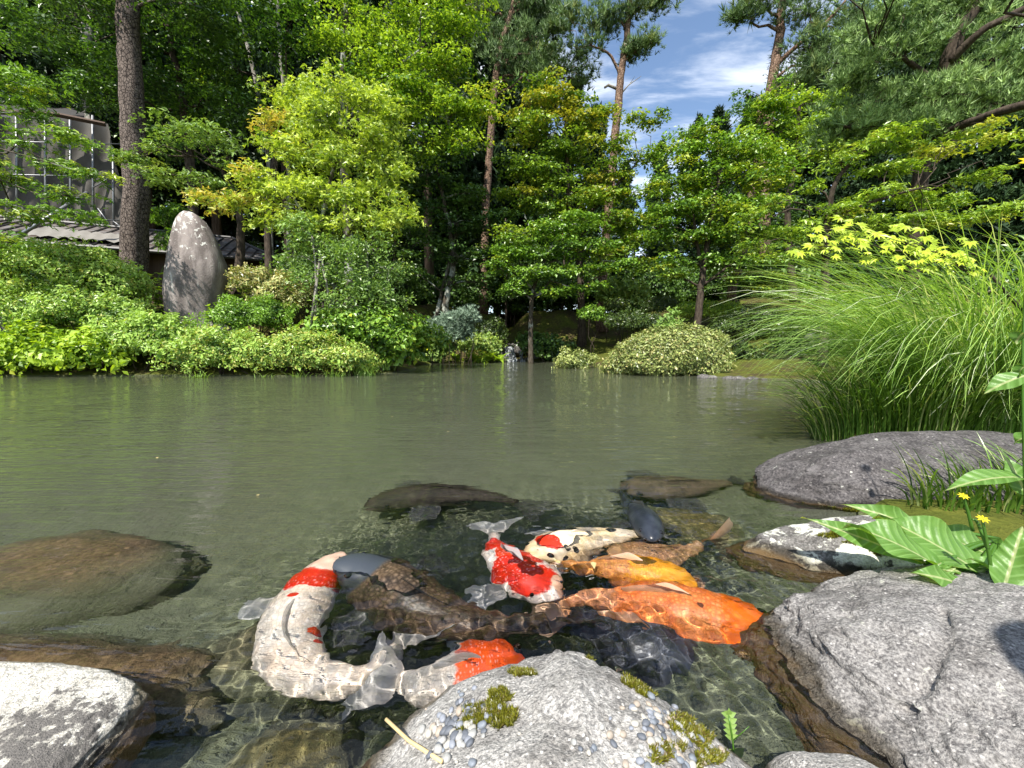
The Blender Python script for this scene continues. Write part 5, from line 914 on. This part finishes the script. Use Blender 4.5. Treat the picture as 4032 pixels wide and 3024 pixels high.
koi('cream koi with a round red spot on its head and black marks', [(2085, 2172, -.035), (2150, 2150, -.055), (2250, 2122, -.072), (2350, 2102, -.08), (2440, 2090, -.06), (2540, 2090, -.08)], .175, .15,
    koi_mat('koi_tancho', (.72, .55, .3), (.74, .63, .48), [(.16, -.02, .075, .24, RED), (.24, .24, .02, .07, BLACK), (.29, .32, .025, .08, BLACK), (.2, .45, .02, .06, BLACK), (.42, -.16, .06, .1, BLACK), (.36, -.3, .05, .1, (.05, .06, .09)), (.75, -.05, .03, .12, BLACK)], .25, .15), FW_, (.13, 1.0), seed=6)
koi('black koi with a glossy wet head between the cream and dark koi', [(2568, 2115, .0), (2552, 2060, -.01), (2515, 2005, -.04), (2470, 1960, -.06), (2445, 1925, -.07)], .12, .12, koi_mat('koi_black', (.012, .015, .022), (.03, .036, .048), [], .3, 0, None, .12), FD, (.1, .8), seed=7)
koi('golden yellow-orange koi between the cream koi and the big orange koi', [(2735, 2290, -.055), (2650, 2262, -.065), (2540, 2240, -.075), (2420, 2225, -.075), (2310, 2215, -.08), (2220, 2210, -.085)], .165, .14, koi_mat('koi_gold', (.72, .27, .012), (.76, .34, .03), [(.8, 0, .3, .9, (.55, .22, .06))], .35, .15), FO, (.12, 1.0), seed=8)
koi('big orange koi heading for the large grey boulder', [(3075, 2490, -.07), (2960, 2455, -.08), (2800, 2415, -.09), (2620, 2380, -.095), (2450, 2355, -.095), (2310, 2345, -.1), (2240, 2355, -.1)], .2, .17, koi_mat('koi_orange', (.74, .17, .035), (.76, .26, .08), [(.1, 0, .14, .9, (.8, .15, .01)), (.95, 0, .2, .9, (.6, .25, .12))], .4, .2), FO, (.14, 1.0), seed=9)
koi('dark slate-blue koi below the big orange koi', [(2790, 2690, -.15), (2680, 2615, -.15), (2560, 2550, -.15), (2430, 2485, -.15), (2300, 2440, -.15), (2200, 2415, -.15)], .2, .17, koi_mat('koi_slate', (.022, .024, .03), (.06, .066, .08), [], .5, .3), FO, (.12, .8), seed=10, pect=(1, .8))
koi('red-orange and white koi half hidden behind the pebble-strewn rock', [(2090, 2640, -.10), (1990, 2650, -.10), (1880, 2665, -.10), (1760, 2680, -.10), (1660, 2680, -.10), (1570, 2660, -.10)], .19, .16, koi_mat('koi_red_white', (.55, .5, .44), (.6, .5, .42), [(.3, 0, .27, .9, (.75, .085, .012))], .3, .2), FW_, (.12, .9), seed=11)
koi('tawny koi with a pale orange tail behind the golden koi', [(2390, 2175, -.1), (2500, 2175, -.1), (2610, 2172, -.1), (2700, 2155, -.09), (2760, 2125, -.06)], .16, .14, koi_mat('koi_tawny', (.28, .14, .06), (.4, .24, .12), [], .5, .2), FO, (.15, .5), seed=12)

# fallen leaves afloat
FLOATL = with_mat([leaf_mesh(.03, .016, 5, 1, .15)], leaf_mat('leaf_fallen', (.4, .3, .12), (.6, .5, .25)))[0]
for px, py, sc_ in ((2205, 2218, 1.0), (2335, 2212, 1.1), (1760, 1700, .7), (1540, 1640, .8), (2280, 1620, .7), (2085, 1475, .8), (620, 1800, .8), (2650, 1720, .7), (1020, 1950, .7)):
    o = link('floating_leaf', FLOATL); o.location = P(px, py, .004); o.rotation_euler = (0, 0, rng.uniform(0, 6)); o.scale = (sc_, sc_, sc_); tag(o, 'small pale fallen leaf afloat on the pond', 'leaf', 'leaves afloat on the pond')
# ------------------------------------------------------------------ pebbles, moss, twig and seedling on the pale rock
def bvh(o):
    me = o.data; vv = [o.matrix_world @ v.co for v in me.vertices] if o.matrix_world.translation.length else [v.co + o.location for v in me.vertices]
    return BVHTree.FromPolygons(vv, [tuple(p.vertices) for p in me.polygons])
bpy.context.view_layer.update()
BV = {o.name: bvh(o) for o in (centre, big, upper, small, chip, leftr)}
def hit(o, px, py):
    d = ray(px, py).normalized(); r = BV[o.name].ray_cast(EYE, d); return (r[0], r[1]) if r[0] is not None else (None, None)
PEB = []
for i, c in enumerate(((.3, .3, .29), (.16, .18, .21), (.36, .345, .31), (.2, .215, .25), (.3, .255, .21), (.1, .11, .13))):
    g = G('pebble_stone'); n_ = g.noise(g.pos(), 260, 4); m_ = g.out(g.pbr(g.mix(n_, tuple(x * .7 for x in c), tuple(min(1, x * 1.25) for x in c)), .6, .4, g.bump(n_, .2, .002)))
    me = rock_mesh('pebble', (1, .8, .55), 130 + i, sub=2, amp=.18, fine=0); me.materials.append(m_); PEB.append(me)
def pebbles(n, px, py, sx, sy, r0, r1, label, group):
    for _ in range(n):
        a, b = rng.normal(px, sx), rng.normal(py, sy); l, nr_ = hit(centre, a, b)
        if l is None or l.z < .005: continue
        o = link('pebble', PEB[int(rng.integers(0, 6))]); r = rng.uniform(r0, r1); o.scale = (r, r, r); o.location = l + nr_ * r * .3; o.rotation_euler = nr_.to_track_quat('Z', 'Y').to_euler(); o.rotation_euler.rotate_axis('Z', rng.uniform(0, 6)); tag(o, label, 'pebble', group)
pebbles(66, 1800, 2890, 75, 50, .0025, .0085, 'small rounded pebble in the heap beside the straw stalk', 'pebbles by the straw stalk')
pebbles(26, 1860, 2790, 60, 30, .003, .006, 'small rounded pebble beside the mossy cushion', 'pebbles by the moss cushion')
pebbles(64, 2575, 2830, 50, 38, .0025, .007, 'small grey pebble on the shoulder of the pale rock', 'pebbles on the rock shoulder')
pebbles(50, 2700, 2960, 80, 45, .003, .0065, 'small grey pebble beside the brown moss near the seedling', 'pebbles near the seedling')
pebbles(22, 2420, 2960, 70, 45, .003, .006, 'stray pebble on the bare face of the pale rock', 'stray pebbles')
MOSS_T = tuft(6, .13, .9, 9)
def moss(rockobj, spots, n, label, tint=.1, size=.008):
    ps, ns = [], []
    for px, py, sx, sy in spots:
        ph = rng.uniform(0, 6.28, 3)
        for _ in range(n):
            th = rng.uniform(0, 6.28); rr = math.sqrt(rng.random()) * (1 + .3 * math.sin(2 * th + ph[0]) + .25 * math.sin(3 * th + ph[1]) + .2 * math.sin(5 * th + ph[2])); l, nr_ = hit(rockobj, px + sx * rr * math.cos(th), py + sy * rr * math.sin(th))
            if l is not None: ps.append(np.array(l) - np.array(nr_) * .001); ns.append(np.array(nr_) + np.array([0, 0, .3]) + rng.normal(size=3) * .3)
    if not ps: return
    ps = np.array(ps); o = link('moss', scatter('moss', MOSS_T, ps, np.array(ns), size * rng.uniform(.6, 1.3, len(ps)), None, tint + rng.normal(size=len(ps)) * .35), mat=MOSS); tag(o, label, 'moss', kind='stuff')
moss(centre, [(1960, 2750, 45, 40), (1900, 2810, 55, 45), (1985, 2820, 40, 50), (1850, 2850, 40, 30), (2050, 2650, 45, 14)], 420, 'dark green moss cushions on the shoulder of the pale rock', .2)
moss(centre, [(2400, 2600, 70, 18), (2470, 2640, 36, 30), (2500, 2690, 34, 30), (2560, 2720, 60, 26)], 360, 'bright moss along the crest of the pale rock', .25)
moss(centre, [(2700, 2830, 60, 50), (2740, 2900, 60, 40), (2620, 2960, 60, 34), (2790, 2980, 50, 40)], 460, 'yellow-green moss beside the seedling on the pale rock', .35)
moss(upper, [(3250, 2010, 90, 16), (3330, 2020, 80, 14), (3160, 2000, 40, 12)], 300, 'yellow moss at the foot of the dark granite boulder', .05, .012)
moss(small, [(3420, 2130, 80, 16), (3300, 2105, 60, 12), (3500, 2170, 70, 16)], 420, 'yellow moss on the back of the lichen-blotched boulder', .05, .01)
moss(big, [(2915, 2780, 14, 60), (2930, 2700, 10, 50), (2950, 2850, 16, 50)], 160, 'thin moss at the waterline of the large grey boulder', .1, .008)
g = G('straw'); STRAW = g.out(g.pbr(g.mix(g.noise(g.map(g.pos(), (1, 1, 1)), 90, 3), (.42, .3, .14), (.6, .47, .25)), .6, .3))
a = hit(centre, 1610, 2930)[0] or P(1610, 2930, .03); b = hit(centre, 1740, 3015)[0] or P(1740, 3015, .06)
A = Acc(); A.tube([Q(1520, 2832, a.y + .035), Vector(a) + Vector((0, 0, .006)), Vector(b) + Vector((0, 0, .006))], (.0028, .0028, .0024), 7); tag(link('straw_stalk', A.mesh('straw_stalk', True), mat=STRAW), 'dry straw stalk lying on the pale rock', 'stalk')
sl = Vector(Q(2890, 2990, .565)); sd_ = empty('seedling', sl, 'little seedling with round paired leaves between the pale rocks', 'plant')
A = Acc(); top = Q(2868, 2815, sl.y + .02) - sl; A.tube(smooth_path([(0, 0, 0), (top.x * .3, top.y * .3, top.z * .5), tuple(top)], 6), .0014, 5); A.tube([(top.x * .3, top.y * .3, top.z * .45), Q(2950, 2860, sl.y) - sl], (.001, .0006), 4); link('stem', A.mesh('stem', True), sd_, STEMG)
SL = with_mat([leaf_mesh(.013, .010, 5, 1, .3)], LEAF_PALE)[0]
for t in (.5, .62, .74, .86, 1.0):
    for sgn in (-1, 1): o = link('leaf', SL, sd_); place_leaf(o, Vector((top.x * t * t, top.y * t, top.z * t)), (sgn, -.3, .55), (0, -.8, .6), rng.uniform(.8, 1.1))
o = link('leaf', SL, sd_); place_leaf(o, top, (0, -.2, 1), (0, -1, .2)); o = link('leaf', SL, sd_); place_leaf(o, Vector((0, 0, .003)), (-1, -.3, .5), (0, -.8, .6), 2.2); o = link('leaf', SL, sd_); place_leaf(o, Vector((0, 0, .006)), (1, .1, .5), (0, -.8, .6), 1.6)

for o in bpy.data.objects:
    if o.type == 'MESH' and (o.name.startswith('boulder') or (o.parent and o.parent.name.startswith('koi_fish'))): o.cycles.is_caustics_receiver = True

# ------------------------------------------------------------------ the photographer, standing on the bank behind the camera; the shadow falls on the large boulder
def skin(name, verts, edges, radii, mat, parent, sub=2):
    me = bpy.data.meshes.new(name); me.from_pydata([tuple(Vector(v) - parent.location) for v in verts], edges, []); o = link(name, me, parent, mat)
    m = o.modifiers.new('skin', 'SKIN'); m.use_smooth_shade = True
    if not me.skin_vertices:
        bpy.context.view_layer.objects.active = o; o.select_set(True); bpy.ops.mesh.customdata_skin_add()
    for i, r in enumerate(radii): me.skin_vertices[0].data[i].radius = (r, r) if not isinstance(r, tuple) else r
    me.skin_vertices[0].data[0].use_root = True
    s = o.modifiers.new('sub', 'SUBSURF'); s.levels = s.render_levels = sub
    return o
def plain(name, c, rough=.8):
    g = G(name); n_ = g.noise(g.pos(), 60, 3); return g.out(g.pbr(g.mix(n_, tuple(x * .8 for x in c), c), rough, .3, g.bump(n_, .2, .003)))
SKINM, JACKET, TROUS, HAIR, SHOE = plain('skin', (.5, .3, .2), .5), plain('jacket', (.05, .06, .09)), plain('trousers', (.08, .075, .07)), plain('hair', (.015, .012, .01), .5), plain('shoe', (.04, .04, .04))
bx_, by_ = .465, -.62; fz = gz(bx_, by_)
ps = empty('person', (bx_, by_, fz), 'person in a dark jacket standing on the bank, leaning forward', 'person')
hipc = (0.465, -0.620, fz + .92); chest = (0.455, -0.500, fz + 1.22); neck = (0.485, -0.410, fz + 1.42); hd = (0.535, -0.350, fz + 1.56); crown_ = (0.540, -0.350, fz + 1.66)
LS, RS = (0.285, -0.460, fz + 1.34), (0.645, -0.460, fz + 1.34); LE, RE = (0.215, -0.400, fz + 1.06), (0.705, -0.340, fz + 1.08); LW, RW = (0.145, -0.260, fz + .84), (0.565, -0.180, fz + .98)
lh, rh = (0.385, -0.620, fz + .86), (0.545, -0.620, fz + .86); lk, rk = (0.365, -0.580, fz + .48), (0.575, -0.580, fz + .48); la, ra = (0.355, -0.640, fz + .08), (0.585, -0.640, fz + .08)
hand = lambda w, d: [tuple(Vector(w) + Vector(d) * t) for t in (.05, .1)]
def fingers(w, d, side):
    v, e, r = [], [], []
    d = Vector(d).normalized(); s = Vector(side).normalized()
    for i, l in enumerate((.055, .075, .082, .076, .06)):
        b0 = Vector(w) + (d * .03 + s * .035 if i == 0 else d * .085 + s * (.03 - .02 * (i - 1))); k = len(v); dr = (d + s * .9).normalized() if i == 0 else d
        v += [b0, b0 + dr * l * .55, b0 + dr * l * .9 + Vector((0, 0, -.015))]; e += [(k, k + 1), (k + 1, k + 2)]; r += [.0095, .0085, .007]
    return v, e, r
bv = [hipc, chest, neck, hd, crown_, LS, LE, LW, RS, RE, RW, lh, lk, la, rh, rk, ra]; be = [(0, 1), (1, 2), (2, 3), (3, 4), (1, 5), (5, 6), (6, 7), (1, 8), (8, 9), (9, 10), (0, 11), (11, 12), (12, 13), (0, 14), (14, 15), (15, 16)]
br = [.13, .14, .055, .092, .06, .06, .045, .03, .06, .045, .03, .085, .06, .04, .085, .06, .04]
for w_, d_, s_, wi_ in ((LW, (-.4, .75, -.6), (1, .3, 0), 7), (RW, (-.6, .7, -.4), (-.2, .3, 1), 10)):
    d_ = Vector(d_).normalized(); k = len(bv); bv.append(tuple(Vector(w_) + d_ * .07)); be.append((wi_, k)); br.append((.038, .018))
    fv, fe, fr = fingers(w_, d_, s_)
    for i in range(5): be.append((k, k + 1 + 3 * i))
    bv += [tuple(q) for q in fv]; be += [(a + k + 1, b + k + 1) for a, b in fe]; br += fr
skin('body', bv, be, br, SKINM, ps)
skin('jacket', [hipc, chest, (0.475, -0.440, fz + 1.37), LS, LE, (0.160, -0.290, fz + .88), RS, RE, (0.590, -0.210, fz + 1.0)], [(0, 1), (1, 2), (1, 3), (3, 4), (4, 5), (1, 6), (6, 7), (7, 8)], [(.19, .14), (.2, .15), .09, .085, .068, .05, .085, .068, .05], JACKET, ps)
skin('trousers', [(0.465, -0.620, fz + .93), lh, lk, (0.355, -0.630, fz + .12), rh, rk, (0.585, -0.630, fz + .12)], [(0, 1), (1, 2), (2, 3), (0, 4), (4, 5), (5, 6)], [.15, .105, .08, .07, .105, .08, .07], TROUS, ps)
for a_ in (la, ra): skin('shoe', [(a_[0], a_[1] - .04, fz + .05), (a_[0], a_[1] + .06, fz + .045), (a_[0], a_[1] + .16, fz + .035)], [(0, 1), (1, 2)], [.05, .048, .036], SHOE, ps)
me = rock_mesh('hair', (.108, .115, .1), 5, sub=4, amp=.04); o = link('hair', me, ps, HAIR); o.location = Vector(hd) + Vector((.0, -.025, .045)) - ps.location
for sx in (-.035, .035):
    bm = bmesh.new(); bmesh.ops.create_icosphere(bm, subdivisions=2, radius=.012); me = bpy.data.meshes.new('eye'); bm.to_mesh(me); bm.free(); link('eye', me, ps, EYEM, loc=Vector(hd) + Vector((sx, .085, .01)) - ps.location)
bm = bmesh.new(); bmesh.ops.create_cone(bm, segments=8, radius1=.016, radius2=.006, depth=.04); me = bpy.data.meshes.new('nose'); bm.to_mesh(me); bm.free(); o = link('nose', me, ps, SKINM, loc=Vector(hd) + Vector((0, .1, -.015)) - ps.location); o.rotation_euler = (.4, 0, 0)
